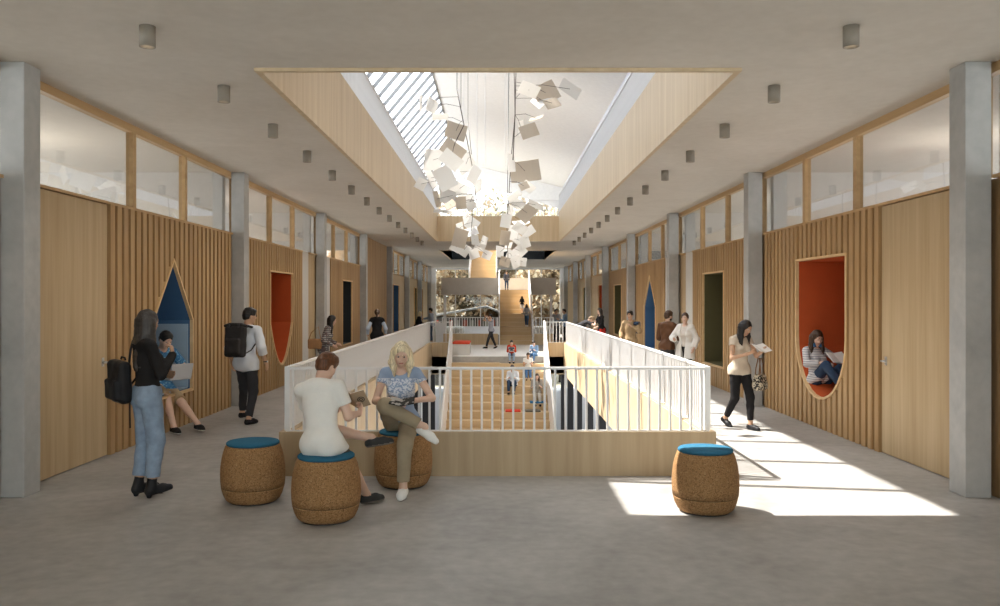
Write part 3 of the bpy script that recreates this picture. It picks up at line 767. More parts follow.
def boxp(c, h, R=None, rad=.01, k=.005, tag=''):
    c, h = np.array(c,float), np.array(h,float); R = np.eye(3) if R is None else R
    def f(P):
        q = np.abs((P-c)@R)-(h-rad)
        return np.linalg.norm(np.maximum(q,0),axis=-1)+np.minimum(np.max(q,axis=-1),0)-rad
    m = np.linalg.norm(h)
    return Pr(f, c-m, c+m, k, tag)
def plane(p, n):
    """half space on the side n points to (to be cut away)"""
    p, n = np.array(p,float), np.array(n,float); n = n/np.linalg.norm(n)
    return Pr(lambda P: -((P-p)@n), [-9]*3, [9]*3, .004)
def wob(P, f, seed=0):
    a = np.random.RandomState(seed).normal(size=(4,3)); o = 0
    for i in range(4): o = o+np.sin(P@(a[i]*f)+i*1.7)
    return o/4
def grow(prims, subs, vox, wrinkle=0., wf=30., seed=0):
    lo = np.min([p.lo for p in prims],axis=0)-3*vox-.03; hi = np.max([p.hi for p in prims],axis=0)+3*vox+.03
    n = np.ceil((hi-lo)/vox).astype(int)+1
    F = np.full(n, 9., np.float32)
    ax = [lo[i]+vox*np.arange(n[i]) for i in range(3)]
    def sl(p, mrg):
        i0 = np.clip(np.floor((p.lo-mrg-lo)/vox).astype(int),0,n); i1 = np.clip(np.ceil((p.hi+mrg-lo)/vox).astype(int)+1,0,n)
        if np.any(i1 <= i0): return None, None
        s = tuple(slice(a,b) for a,b in zip(i0,i1))
        G = np.stack(np.meshgrid(*[ax[i][s[i]] for i in range(3)], indexing='ij'),-1)
        return s, G
    for p in prims:
        s, G = sl(p, p.k+3*vox)
        if s is None: continue
        d = p.f(G); A = F[s]; h = np.maximum(p.k-np.abs(A-d),0)/p.k
        F[s] = np.minimum(A,d)-h*h*p.k*.25
    if wrinkle:
        m = np.abs(F) < wrinkle*3+vox*2
        idx = np.argwhere(m); P = lo+idx*vox
        F[m] += wrinkle*wob(P, wf, seed)
    for p in subs:
        s, G = sl(p, p.k+2*vox)
        if s is None: continue
        d = -p.f(G); A = F[s]; h = np.maximum(p.k-np.abs(A-d),0)/p.k
        F[s] = np.maximum(A,d)+h*h*p.k*.25
    # surface nets
    neg = F < 0
    c = np.zeros(n-1, int)
    for i in (0,1):
        for j in (0,1):
            for k in (0,1): c += neg[i:n[0]-1+i, j:n[1]-1+j, k:n[2]-1+k]
    act = (c > 0)&(c < 8); ids = -np.ones(act.shape, int); cells = np.argwhere(act); ids[act] = np.arange(len(cells))
    acc = np.zeros((len(cells),3)); cnt = np.zeros(len(cells))
    cor = [np.array((i,j,k)) for i in (0,1) for j in (0,1) for k in (0,1)]
    for a in cor:
        for ax_ in range(3):
            if a[ax_]: continue
            b = a.copy(); b[ax_] = 1
            fa = F[tuple((cells+a).T)]; fb = F[tuple((cells+b).T)]
            m = (fa < 0) != (fb < 0); t = np.where(m, fa/np.where(m,fa-fb,1), 0)
            q = np.tile(a.astype(float),(len(cells),1)); q[:,ax_] = t
            acc[m] += q[m]; cnt[m] += 1
    vs = lo+(cells+acc/cnt[:,None])*vox
    faces = []
    for ax_ in range(3):
        o = [1 if i != ax_ else 0 for i in range(3)]; u, v = [i for i in range(3) if i != ax_]
        sA = [slice(1,n[i]-1) if i != ax_ else slice(0,n[i]-1) for i in range(3)]
        sB = [slice(1,n[i]-1) if i != ax_ else slice(1,n[i]) for i in range(3)]
        a, b = neg[tuple(sA)], neg[tuple(sB)]; e = np.argwhere(a != b)
        if not len(e): continue
        flip = a[tuple(e.T)]; g = e+np.array([1 if i != ax_ else 0 for i in range(3)])
        def cid(du,dv):
            q = g.copy(); q[:,u] -= du; q[:,v] -= dv; return ids[tuple(q.T)]
        Q = np.stack([cid(1,1),cid(0,1),cid(0,0),cid(1,0)],1)
        if ax_ == 1: flip = ~flip
        Q[~flip] = Q[~flip][:,::-1]; faces.append(Q)
    faces = np.concatenate(faces) if faces else np.zeros((0,4),int)
    return vs, faces[(faces >= 0).all(1)]
def skin_obj(name, prims, subs, vox, mats, parent, paint=(), wrinkle=0., wf=30., seed=0, **props):
    vs, fs = grow(prims, subs, vox, wrinkle, wf, seed)
    me = bpy.data.meshes.new(name); me.from_pydata(vs.tolist(), [], fs.tolist())
    for m in mats: me.materials.append(m)
    me.polygons.foreach_set('use_smooth', np.ones(len(fs), bool))
    if paint:
        cen = vs[fs].mean(1); mi = np.zeros(len(fs), 'i')
        for p, i in paint: mi[p.f(cen) < 0] = i
        me.polygons.foreach_set('material_index', mi)
    return link(name, me, parent, **props)
def ik(a, t, l1, l2, hint):
    a, t, hint = map(lambda q: np.array(q,float), (a,t,hint)); d = t-a; D = np.linalg.norm(d)
    if D > (l1+l2)*.998: t = a+d/D*(l1+l2)*.998; d = t-a; D = np.linalg.norm(d)
    u = d/D; x = (D*D+l1*l1-l2*l2)/(2*D); h = math.sqrt(max(l1*l1-x*x,0))
    w_ = hint-(hint@u)*u; w_ = w_/max(np.linalg.norm(w_),1e-6)
    return a+u*x+w_*h, t
def nrm_(v): v = np.array(v,float); return v/max(np.linalg.norm(v),1e-9)
SKIN = {}
def skin(tone):
    c = {'fair':(.68,.45,.34),'mid':(.56,.34,.22),'tan':(.46,.27,.17),'dark':(.24,.13,.08)}[tone]
    if tone not in SKIN:
        m = plain('skin_'+tone, c, .55, var=.05, vscale=12); m.node_tree.nodes['Principled BSDF'].inputs['Subsurface Weight'].default_value = .08
        m.node_tree.nodes['Principled BSDF'].inputs['Subsurface Radius'].default_value = (.02,.01,.006)
        SKIN[tone] = m
    return SKIN[tone]
CL = {}
def cloth(name, col, **k):
    if name not in CL: CL[name] = plain(name, col, k.pop('rough',.85), bump=k.pop('bump',.25), bscale=k.pop('bscale',60), spec=.15, var=k.pop('var',.08), vscale=k.pop('vscale',9))
    return CL[name]
def pattern(name, base, other, axis='Z', scale=26., width=.5, second=None, noise=0., zrange=None):
    """striped or checked cloth"""
    if name in CL: return CL[name]
    m, nt, b = _nt(name); b.inputs['Roughness'].default_value = .85; b.inputs['Specular IOR Level'].default_value = .15
    tc = nt.nodes.new('ShaderNodeTexCoord')
    def band(ax, sc):
        sp = nt.nodes.new('ShaderNodeSeparateXYZ'); nt.links.new(tc.outputs['Object'], sp.inputs[0])
        f = nt.nodes.new('ShaderNodeMath'); f.operation = 'MULTIPLY'; f.inputs[1].default_value = sc; nt.links.new(sp.outputs[ax], f.inputs[0])
        g = nt.nodes.new('ShaderNodeMath'); g.operation = 'FRACT'; nt.links.new(f.outputs[0], g.inputs[0])
        h = nt.nodes.new('ShaderNodeMath'); h.operation = 'LESS_THAN'; h.inputs[1].default_value = width; nt.links.new(g.outputs[0], h.inputs[0])
        return h.outputs[0]
    mx = nt.nodes.new('ShaderNodeMix'); mx.data_type = 'RGBA'
    mx.inputs['A'].default_value = (*base,1); mx.inputs['B'].default_value = (*other,1)
    if noise:
        n = nt.nodes.new('ShaderNodeTexNoise'); n.inputs['Scale'].default_value = noise; nt.links.new(tc.outputs['Object'], n.inputs['Vector'])
        g = nt.nodes.new('ShaderNodeMath'); g.operation = 'GREATER_THAN'; g.inputs[1].default_value = 1-width; nt.links.new(n.outputs['Fac'], g.inputs[0]); fac = g.outputs[0]
    else: fac = band(axis, scale)
    if zrange:
        sp = nt.nodes.new('ShaderNodeSeparateXYZ'); nt.links.new(tc.outputs['Object'], sp.inputs[0])
        for op, v in (('GREATER_THAN',zrange[0]),('LESS_THAN',zrange[1])):
            g = nt.nodes.new('ShaderNodeMath'); g.operation = op; g.inputs[1].default_value = v; nt.links.new(sp.outputs['Z'], g.inputs[0])
            q = nt.nodes.new('ShaderNodeMath'); q.operation = 'MULTIPLY'; nt.links.new(fac, q.inputs[0]); nt.links.new(g.outputs[0], q.inputs[1]); fac = q.outputs[0]
    nt.links.new(fac, mx.inputs['Factor']); out = mx.outputs['Result']
    if second:
        m2 = nt.nodes.new('ShaderNodeMix'); m2.data_type = 'RGBA'; nt.links.new(band('X', scale), m2.inputs['Factor'])
        nt.links.new(out, m2.inputs['A']); m2.inputs['B'].default_value = (*second,1); out = m2.outputs['Result']
    nt.links.new(out, b.inputs['Base Color']); CL[name] = m
    return m
def hairmat(name, col):
    if name in CL: return CL[name]
    m, nt, b = _nt(name); b.inputs['Roughness'].default_value = .42; b.inputs['Specular IOR Level'].default_value = .4
    tc = nt.nodes.new('ShaderNodeTexCoord'); mp = nt.nodes.new('ShaderNodeMapping'); mp.inputs['Scale'].default_value = (90,90,6)
    nt.links.new(tc.outputs['Object'], mp.inputs['Vector'])
    n = nt.nodes.new('ShaderNodeTexNoise'); n.inputs['Scale'].default_value = 1; n.inputs['Detail'].default_value = 3; nt.links.new(mp.outputs[0], n.inputs['Vector'])
    r = nt.nodes.new('ShaderNodeValToRGB'); r.color_ramp.elements[0].position = .35; r.color_ramp.elements[1].position = .68
    r.color_ramp.elements[0].color = (*[c*.6 for c in col],1); r.color_ramp.elements[1].color = (*[min(1,c*1.35) for c in col],1)
    nt.links.new(n.outputs['Fac'], r.inputs['Fac']); nt.links.new(r.outputs['Color'], b.inputs['Base Color'])
    bp = nt.nodes.new('ShaderNodeBump'); bp.inputs['Strength'].default_value = .6; bp.inputs['Distance'].default_value = .006
    nt.links.new(n.outputs['Fac'], bp.inputs['Height']); nt.links.new(bp.outputs['Normal'], b.inputs['Normal'])
    CL[name] = m; return m
def hand_prims(w, d, up, side, curl=.5, sp=1., fine=True):
    """wrist w, finger direction d, back-of-hand normal up, side = direction of the thumb"""
    d = nrm_(d); up = nrm_(np.array(up)-(np.array(up)@d)*d); s = np.cross(d, up); s = s if s@np.array(side) > 0 else -s
    R = np.stack([s, d, up],1); P = []
    P.append(cone(w-d*.02, w+d*.02, .025, .024, .012, 'hand'))
    P.append(ell(w+d*.052, (.040,.050,.0165), R, .014, 'hand'))
    if not fine:
        P.append(cone(w+d*.08+s*.012, w+d*.12-up*curl*.05+s*.01, .016, .012, .01, 'hand'))
        P.append(cone(w+d*.08-s*.016, w+d*.115-up*curl*.05-s*.014, .016, .012, .01, 'hand'))
        P.append(cone(w+d*.03+s*.03, w+d*.075+s*.05-up*.02, .013, .01, .01, 'hand')); return P
    for i, (o, L) in enumerate(((.029,.072),(.0095,.080),(-.010,.074),(-.028,.058))):
        b = w+d*(.085-abs(o-.005)*.25)+s*o; c1 = curl*(.55+.1*i); spread = s*o*.5*sp
        v1 = nrm_(d*math.cos(c1)-up*math.sin(c1)+spread*4); m_ = b+v1*L*.45
        c2 = c1+curl*1.1; v2 = nrm_(d*math.cos(c2)-up*math.sin(c2)+spread*3); e = m_+v2*L*.30
        c3 = c2+curl*.7; v3 = nrm_(d*math.cos(c3)-up*math.sin(c3)+spread*3)
        P += [cone(b-d*.012, m_, .0098, .0090, .006, 'hand'), cone(m_, e, .0090, .0082, .004, 'hand'), cone(e, e+v3*L*.25, .0082, .0072, .004, 'hand')]
    b = w+d*.022+s*.026; m_ = b+nrm_(s*.7+d*.7-up*.35)*.038; e = m_+nrm_(d*.9+s*.25-up*(.3+curl*.5))*.034
    P += [cone(b, m_, .0135, .0110, .01, 'hand'), cone(m_, e, .0108, .0085, .004, 'hand')]
    return P
def person(label, loc, facing, s=1., tone='fair', vox=.012, female=False, pel=(0,0,.94), pyaw=0, plean=0, croll=0, proll=0,
           cyaw=0, clean_=2, hyaw=0, hlean=5, hroll=0, RH=None, LH=None, RHd=None, LHd=None, RHu=None, LHu=None, rc=.5, lc=.5, rel=None, lel=None,
           RF=(.1,0,.08), LF=(-.1,0,.08), RFd=0, LFd=0, RFp=0, LFp=0, rkn=(.15,1,.1), lkn=(-.15,1,.1), hair='short', hcol=('hair_dark',(.025,.018,.014)),
           top=None, over=None, bottom=None, shoes=None, group=None, beard=False, glasses=False, build=1.):
    """pose given in the body's own frame: x right hand side, y forward, z up, metres before scaling by s"""
    t = thing('person', label, 'person', loc, math.radians(facing-90), group); t.scale = (s,s,s)
    fine = vox < .012
    p = np.array(pel,float); Rp = rot(pyaw, plean, proll); Rc = rot(cyaw, clean_, croll); Rh = rot(hyaw, hlean, hroll)
    Rm = rot((pyaw+cyaw)/2, (plean+clean_)/2, (croll+proll)/2)
    sw = .158 if female else .178
    wa = p+Rm[:,2]*.125; ch = wa+Rc[:,2]*.18; nb = wa+Rc[:,2]*.375
    hb = nb+nrm_(Rc[:,2]+Rh[:,2])*.065; hc = hb+Rh@V(0,.022,.10)
    sh = {1: wa+Rc@V(sw,-.005,.325), -1: wa+Rc@V(-sw,-.005,.325)}
    hp = {1: p+Rp@V(.085,0,-.03), -1: p+Rp@V(-.085,0,-.03)}
    g = build
    torso = [ell(p, (.150*g if not female else .158,.108,.115), Rp, .05), ell(p+Rp@V(.07,-.045,-.045), (.08,.085,.085), Rp, .04), ell(p+Rp@V(-.07,-.045,-.045), (.08,.085,.085), Rp, .04),
             ell(wa, ((.128 if not female else .112)*g,.090,.13), Rm, .05), ell(ch+Rc@V(0,.005,0), ((.150 if not female else .132)*g,.102,.17), Rc, .05),
             cone(wa+Rc@V(-sw*.8,-.01,.325), wa+Rc@V(sw*.8,-.01,.325), .052, .052, .05), ell(wa+Rc@V(0,-.02,.33), (.11,.065,.07), Rc, .05)]
    if female: torso += [ell(ch+Rc@V(.062,.075,.0), (.058,.055,.058), Rc, .03), ell(ch+Rc@V(-.062,.075,.0), (.058,.055,.058), Rc, .03)]
    arms, legs, J = {}, {}, {}
    for sd in (1,-1):
        W = RH if sd > 0 else LH
        if W is None: W = sh[sd]+Rc@V(sd*.07,.05,-.53)
        el_h = (rel if sd > 0 else lel) or (sd*.35,-1,-.35)
        el, W = ik(sh[sd], W, .285, .255, np.array(el_h,float))
        ra, rf = (.047*g,.040*g) if not female else (.040,.034)
        arms[sd] = (sh[sd], el, W, ra, rf)
        T = RF if sd > 0 else LF
        kn, A = ik(hp[sd], T, .43, .415, np.array(rkn if sd > 0 else lkn,float))
        legs[sd] = (hp[sd], kn, A)
        J[sd] = dict(sh=sh[sd], el=el, wr=W, hip=hp[sd], kn=kn, an=A)
    def leg(sd, infl=0., frac=2., loose=0.):
        a, b, c = legs[sd]; P = []
        e1 = b if frac >= 1 else a+(b-a)*frac
        P.append(cone(a, e1, .084+infl+loose*.4, (.084+(.055-.084)*min(frac,1))+infl+loose, .03, 'leg', flat=frac < 1))
        if frac > 1:
            f = frac-1; e2 = b+(c-b)*min(f,1); cm = b+(c-b)*.3-Rp[:,1]*.012
            P.append(cone(b, e2, .054+infl+loose, .054+(.036-.054)*f+infl+loose, .025, 'leg', flat=frac < 2))
            if not loose: P.append(cone(b+(c-b)*.12-nrm_(np.cross(np.cross(c-b, Rp[:,1]), c-b))*.012, b+(c-b)*.45-nrm_(np.cross(np.cross(c-b, Rp[:,1]), c-b))*.01, .045+infl, .044+infl, .03))
        return P
    def arm(sd, infl=0., frac=2., loose=0.):
        a, b, c, ra, rf = arms[sd]
        e1 = b if frac >= 1 else a+(b-a)*frac
        P = [cone(a, e1, ra+.002+infl*.7+loose*.2, rf+infl+loose, .03, 'arm', flat=frac < 1)]
        if frac > 1: e2 = b+(c-b)*(frac-1); P.append(cone(b, e2, rf+infl+loose, rf+(.024-rf)*(frac-1)+infl+loose*.8, .02, 'arm', flat=frac < 2))
        return P
    def foot(sd, infl=0.):
        A = legs[sd][2]; yaw = RFd if sd > 0 else LFd; pit = RFp if sd > 0 else LFp
        R = rot(yaw, pit); d, u = R[:,1], R[:,2]; i = infl
        P = [cone(A-u*.0, A-u*.03-d*.012, .036+i, .036+i, .02), cone(A-d*.03-u*.045, A+d*.10-u*.048, .034+i, .036+i, .02), cone(A+d*.10-u*.050, A+d*.165-u*.056, .036+i, .024+i, .02)]
        return P, plane(A-u*(.074+i*.5), -u), R
    head = [ell(hc+Rh@V(0,-.012,.022), (.075,.093,.090), Rh, .02), ell(hc+Rh@V(0,.018,-.045), (.055 if female else .060,.066,.068), Rh, .035), cone(hc+Rh@V(0,.055,-.088), hc+Rh@V(0,.050,-.092), .022, .022, .03),
            cone(hc+Rh@V(-.028,.062,.028), hc+Rh@V(.028,.062,.028), .018, .018, .02), cone(hc+Rh@V(0,.083,.012), hc+Rh@V(0,.100,-.026), .006, .0105, .010),
            ell(hc+Rh@V(.013,.088,-.030), (.009,.010,.007), Rh, .006), ell(hc+Rh@V(-.013,.088,-.030), (.009,.010,.007), Rh, .006),
            cone(hc+Rh@V(-.016,.076,-.057), hc+Rh@V(.016,.076,-.057), .0085, .0085, .008), ell(hc+Rh@V(.038,.052,-.022), (.02,.02,.02), Rh, .02), ell(hc+Rh@V(-.038,.052,-.022), (.02,.02,.02), Rh, .02),
            ell(hc+Rh@V(.076,-.008,-.012), (.008,.019,.030), Rh@rot(-15), .008), ell(hc+Rh@V(-.076,-.008,-.012), (.008,.019,.030), Rh@rot(15), .008)]
    neck = [cone(nb-Rc[:,2]*.03, hc+Rh@V(0,-.022,-.05), .056 if not female else .047, .050 if not female else .043, .03)]
    body = list(torso)+neck+head
    for sd in (1,-1): body += leg(sd)+foot(sd)[0]+arm(sd)
    if not fine: body = [q for q in body]
    for sd in (1,-1):
        a, b, c, _, _ = arms[sd]; hd = RHd if sd > 0 else LHd; hu = RHu if sd > 0 else LHu
        d = nrm_(c-b) if hd is None else np.array(hd,float)
        u = Rc@V(sd,0,0) if hu is None else np.array(hu,float)
        side_ = Rc@V(0,1,0) if hu is None else (Rc@V(-sd,0,.3))
        body += hand_prims(c, d, u, side_, rc if sd > 0 else lc, fine=fine)
        J[sd]['hd'] = nrm_(d)
    cuts_ = [foot(1)[1], foot(-1)[1]]
    # only feet are cut flat: restrict the half spaces to a box round each foot
    def local(pl, A, r=.16): return Pr(lambda P: np.maximum(pl.f(P), np.linalg.norm(P-A,axis=-1)-r-.08), A-r-.1, A+r+.1, .004)
    fc = [local(foot(sd)[1], legs[sd][2]) for sd in (1,-1)]
    sk = skin(tone); lip = plain('lips', (.48,.16,.13), .5) if 'lips' not in CL else CL['lips']; CL['lips'] = lip
    hm = hairmat(*hcol)
    paint = [(cone(hc+Rh@V(-.015,.084,-.057), hc+Rh@V(.015,.084,-.057), .0075, .0075), 1),
             (cone(hc+Rh@V(.014,.078,.031), hc+Rh@V(.042,.066,.029), .007, .006), 2), (cone(hc+Rh@V(-.014,.078,.031), hc+Rh@V(-.042,.066,.029), .007, .006), 2)]
    if beard: paint.insert(0, (ell(hc+Rh@V(0,.035,-.075), (.07,.075,.045), Rh), 2))
    sock = [ell(hc+Rh@V(.028,.088,.010), (.013,.012,.008), Rh, .006), ell(hc+Rh@V(-.028,.088,.010), (.013,.012,.008), Rh, .006)]
    bo = skin_obj('body', body, (sock if fine else [])+fc, vox, [sk, lip, hm], t, paint)
    if vox <= .013:
        for q in (1,-1):
            e = MB(); cc = Vector(hc+Rh@V(q*.028,.073,.010))
            me = bpy.data.meshes.new('eye'); bm = bmesh.new(); bmesh.ops.create_uvsphere(bm, u_segments=12, v_segments=8, radius=.0118)
            mR = Matrix(Rh.tolist()).to_4x4()
            bm.transform(Matrix.Rotation(-PI/2,4,'X'))
            for f in bm.faces:
                cm = f.calc_center_median(); f.smooth = True; f.material_index = 1 if cm.y > .0085 else 0
            bm.to_mesh(me); bm.free(); me.materials.append(CL.setdefault('eyewhite', plain('eye_white', (.75,.72,.68), .3))); me.materials.append(CL.setdefault('iris', plain('iris', (.035,.02,.012), .3)))
            eo = link('eye', me, t); eo.location = cc; eo.rotation_euler = mR.to_euler()
    # ---- clothes
    U0 = Rp[:,2]
    def top_obj(o, name, extra=0.):
        inf = o.get('infl',.012)+extra; fr = o.get('sleeve',.5); lo_ = o.get('loose',.008)
        P = [Pr((lambda f_, i_: (lambda Q: f_(Q)-i_))(q.f, inf), q.lo-inf, q.hi+inf, q.k) for q in torso]
        for sd in (1,-1):
            if fr > 0: P += arm(sd, inf, fr, lo_)
        if o.get('hem',-.06) < 0 and not o.get('long'):
            P.append(ell(p+Rp@V(0,-.055,-.01), (.145+inf,.095+inf,.13), Rp, .04))
            for sd in (1,-1):
                a, b, c = legs[sd]; P.append(cone(a, a+(b-a)*.4, .092+inf+o.get('flare',0), .084+inf+o.get('flare',0), .05))
        if o.get('long'):     # coat skirt
            for sd in (1,-1):
                a, b, c = legs[sd]; P.append(cone(a, a+(b-a)*o['long'], .10+inf, .10+inf+.02, .06, flat=1))
        hem = o.get('hem',-.06); NA = len(torso)
        sub = []
        if not o.get('long'):
            for q in P:
                if q.tag != 'arm': q.f = (lambda f_: (lambda Q: np.maximum(f_(Q), -((Q-p)@U0)+hem)))(q.f)
        sub.append(cone(nb+Rc[:,1]*.02, hb+Rc[:,1]*.02, o.get('neckhole',.052), .09, .01))
        if o.get('open'):
            w_ = o['open']
            sub.append(Pr(lambda Q: np.maximum(np.abs((Q-wa)@Rc[:,0])-w_*(1+.4*((Q-wa)@Rc[:,2])/.3), -((Q-wa)@Rc[:,1])+.0), p-.7, p+.8, .006))
        return skin_obj(name, P, sub, vox, [o['mat']], t, wrinkle=o.get('wr',.006), wf=o.get('wf',24), seed=len(label))
    if bottom:
        o = bottom; inf = o.get('infl',.009); P = [Pr((lambda f_, i_: (lambda Q: f_(Q)-i_))(q.f, inf), q.lo-inf, q.hi+inf, q.k) for q in torso[:3]]
        wst = o.get('waist',.09)
        for q in P: q.f = (lambda f_: (lambda Q: np.maximum(f_(Q), ((Q-p)@U0)-wst)))(q.f)
        for sd in (1,-1): P += leg(sd, inf, o.get('len',1.93), o.get('loose',.006))
        skin_obj(o.get('name','trousers'), P, [], vox, [o['mat']], t, wrinkle=o.get('wr',.005), wf=30, seed=3+len(label))
    if top: top_obj(top, top.get('name','shirt'))
    if over: top_obj(over, over.get('name','jacket'), .014)
    if shoes:
        for sd in (1,-1):
            P, cu, R = foot(sd, .009); A = legs[sd][2]
            if shoes.get('boot'): P.append(cone(A, A+nrm_(legs[sd][1]-A)*.07, .046, .044, .02, flat=1))
            sb = [local(cu, A)]
            if not shoes.get('boot'): sb.append(cone(A+R[:,2]*.035, A+R[:,2]*.12, .055, .07, .005))
            mats = [shoes['mat'], shoes.get('sole', shoes['mat'])]
            pt = [(Pr(lambda Q, A=A, R=R: ((Q-A)@R[:,2])+.062, [0]*3,[0]*3,.1), 1)]
            if shoes.get('heel'):
                P.append(cone(A-R[:,1]*.032-R[:,2]*.06, A-R[:,1]*.034-R[:,2]*(.075+shoes['heel']), .026, .022, .01, flat=1)); 
                sb = [local(plane(A+R[:,1]*.03-R[:,2]*.079, -R[:,2]), A+R[:,1]*.13, .02)]
            skin_obj('shoe', P, sb, min(vox,.011), mats, t, pt)
    # ---- hair
    hs_ = []; cut = [ell(hc+Rh@V(0,.098,-.020), (.060,.070,.090), Rh, .01)]
    D = V(0,0,-1)
    cap = ell(hc+Rh@V(0,-.014,.028), (.083,.100,.097), Rh, .02)
    if hair == 'short':
        hs_ = [cap, ell(hc+Rh@V(0,.01,.075), (.070,.085,.050), Rh, .03), ell(hc+Rh@V(0,-.05,-.01), (.070,.06,.07), Rh, .02)]
        cut += [ell(hc+Rh@V(.083,.028,-.05), (.03,.05,.052), Rh, .01), ell(hc+Rh@V(-.083,.028,-.05), (.03,.05,.052), Rh, .01), Pr(lambda Q: ((Q-(hc+Rh@V(0,0,-.055)))@(Rh@nrm_(V(0,-.25,1)))), [-9]*3,[9]*3,.01),]
    elif hair in ('long','wavy','straight'):
        L = {'long':.36,'wavy':.24,'straight':.42}[hair]
        bk = nrm_(Rh[:,1]*V(1,1,0))
        hs_ = [cap, ell(hc+Rh@V(0,-.03,-.03), (.082,.078,.09), Rh, .03)]
        for x, y, l, r0, r1 in ((-.072,.005,.9,.026,.020),(.072,.005,.9,.026,.020),(-.045,-.062,1,.044,.046),(.045,-.062,1,.044,.046),(0,-.075,1.05,.047,.052),(-.07,-.03,.95,.035,.028),(.07,-.03,.95,.035,.028)):
            a = hc+Rh@V(x,y,.0); m_ = a+D*L*l*.45+Rh@V(x*.25,-.012,0); e = a+D*L*l-bk*(.02+max(0,-y)*.25)+Rh@V(x*.1,0,0)*(1 if hair != 'wavy' else -.6)
            hs_ += [cone(a, m_, r0, r0*.95, .03), cone(m_, e, r0*.95, r1*.6, .03)]
    elif hair == 'bun':
        hs_ = [cap, ell(hc+Rh@V(0,-.085,.085), (.038,.036,.036), Rh, .01), ell(hc+Rh@V(0,-.05,-.01), (.068,.05,.07), Rh, .02)]
        cut += [Pr(lambda Q: ((Q-(hc+Rh@V(0,0,-.045)))@(Rh@nrm_(V(0,-.5,1)))), [-9]*3,[9]*3,.01)]
    elif hair == 'ponytail':
        hs_ = [cap, ell(hc+Rh@V(0,-.05,-.01), (.068,.05,.07), Rh, .02), cone(hc+Rh@V(0,-.10,.03), hc+Rh@V(0,-.15,-.04), .026, .034, .02), cone(hc+Rh@V(0,-.15,-.04), hc+Rh@V(0,-.15,-.04)+D*.26, .034, .014, .02)]
        cut += [ell(hc+Rh@V(.083,.028,-.05), (.03,.05,.052), Rh, .01), ell(hc+Rh@V(-.083,.028,-.05), (.03,.05,.052), Rh, .01)]
    if hs_:
        if hair in ('short',): sub = cut[:3]+[Pr(cut[3].f and (lambda Q, c_=cut[3]: c_.f(Q)), [-9]*3,[9]*3,.01)]
        else: sub = cut
        skin_obj('hair', hs_, sub, min(vox,.010) if vox < .018 else vox, [hm], t, wrinkle=.005 if hair != 'short' else .006, wf=70, seed=5)
    if glasses:
        q = MB()
        for sd in (1,-1):
            c = hc+Rh@V(sd*.03,.094,.010); q.tube([Vector(c+Rh@V(.022*math.cos(a),-.004*abs(math.cos(a)),.017*math.sin(a))) for a in [2*PI*i/16 for i in range(17)]], .0022, 5)
            q.tube([Vector(hc+Rh@V(sd*.052,.090,.014)), Vector(hc+Rh@V(sd*.078,.02,.010)), Vector(hc+Rh@V(sd*.078,-.01,.0))], .0022, 5)
        q.tube([Vector(hc+Rh@V(-.008,.096,.012)), Vector(hc+Rh@V(.008,.096,.012))], .0022, 5)
        q.build('glasses', M['blacksteel'], t)
    # world transform for things the person carries
    Mw = Matrix.Translation(loc) @ Matrix.Rotation(math.radians(facing-90),4,'Z') @ Matrix.Scale(s,4)
    J.update(wa=wa, ch=ch, nb=nb, hc=hc, p=p, Rc=Rc, Rh=Rh, Rp=Rp, Mw=Mw, s=s, facing=facing)
    return t, J
def carry(J, name, label, cat, pos, R=None):
    """top-level Empty for a carried thing at a point of the person's frame"""
    t = thing(name, label, cat)
    m = np.eye(3) if R is None else R
    L = Matrix.Translation(Vector(pos)) @ Matrix(m.tolist()).to_4x4()
    t.matrix_world = J['Mw'] @ L
    loc, q, sc = t.matrix_world.decompose(); t.location = loc; t.rotation_euler = q.to_euler(); t.scale = sc
    return t
# ---------------------------------------------------------------- carried things
def backpack(t, m, w=.30, h=.46, d=.16, roll=True, straps=True):
    """frame: x right, y towards the wearer's back, z up; origin at the middle of the back panel"""
    P = [boxp((0,-d*.5,0), (w/2,d/2,h/2), rad=.05, k=.02), boxp((0,-d-.01,-h*.16), (w*.38,.03,h*.24), rad=.025, k=.02)]
    o = skin_obj('bag_body', P, [], .009, [m], t, wrinkle=.004, wf=28)
    if roll:
        MB().tube([(-w*.6,-d*.55,h*.49),(-w*.3,-d*.6,h*.515),(w*.3,-d*.6,h*.515),(w*.6,-d*.55,h*.49)], [.018,.034,.034,.018], 10).build('rolled_top', m, t)
        for x in (-w*.25,w*.25): MB().box(x-.012,x+.012,-d-.012,-d*.1,h*.44,h*.535).build('buckle_strap', M['blacksteel'], t, .003)
    MB().tube([(-.04,-.02,h*.5),(-.03,-.02,h*.56),(.03,-.02,h*.56),(.04,-.02,h*.5)], .009, 8).build('grab_loop', m, t)
    if straps:
        for x in (-.12,.12):
            f = MB(); pts = [(x*.6,-.01,h*.40),(x*.9,.07,h*.50),(x*1.05,.19,h*.46),(x*1.15,.27,h*.25),(x*1.25,.24,-h*.02),(x*1.3,.10,-h*.26),(x*1.1,0,-h*.36)]
            f.tube(pts, [.014,.019,.021,.019,.012,.008,.008], 8); f.build('shoulder_strap', m, t)
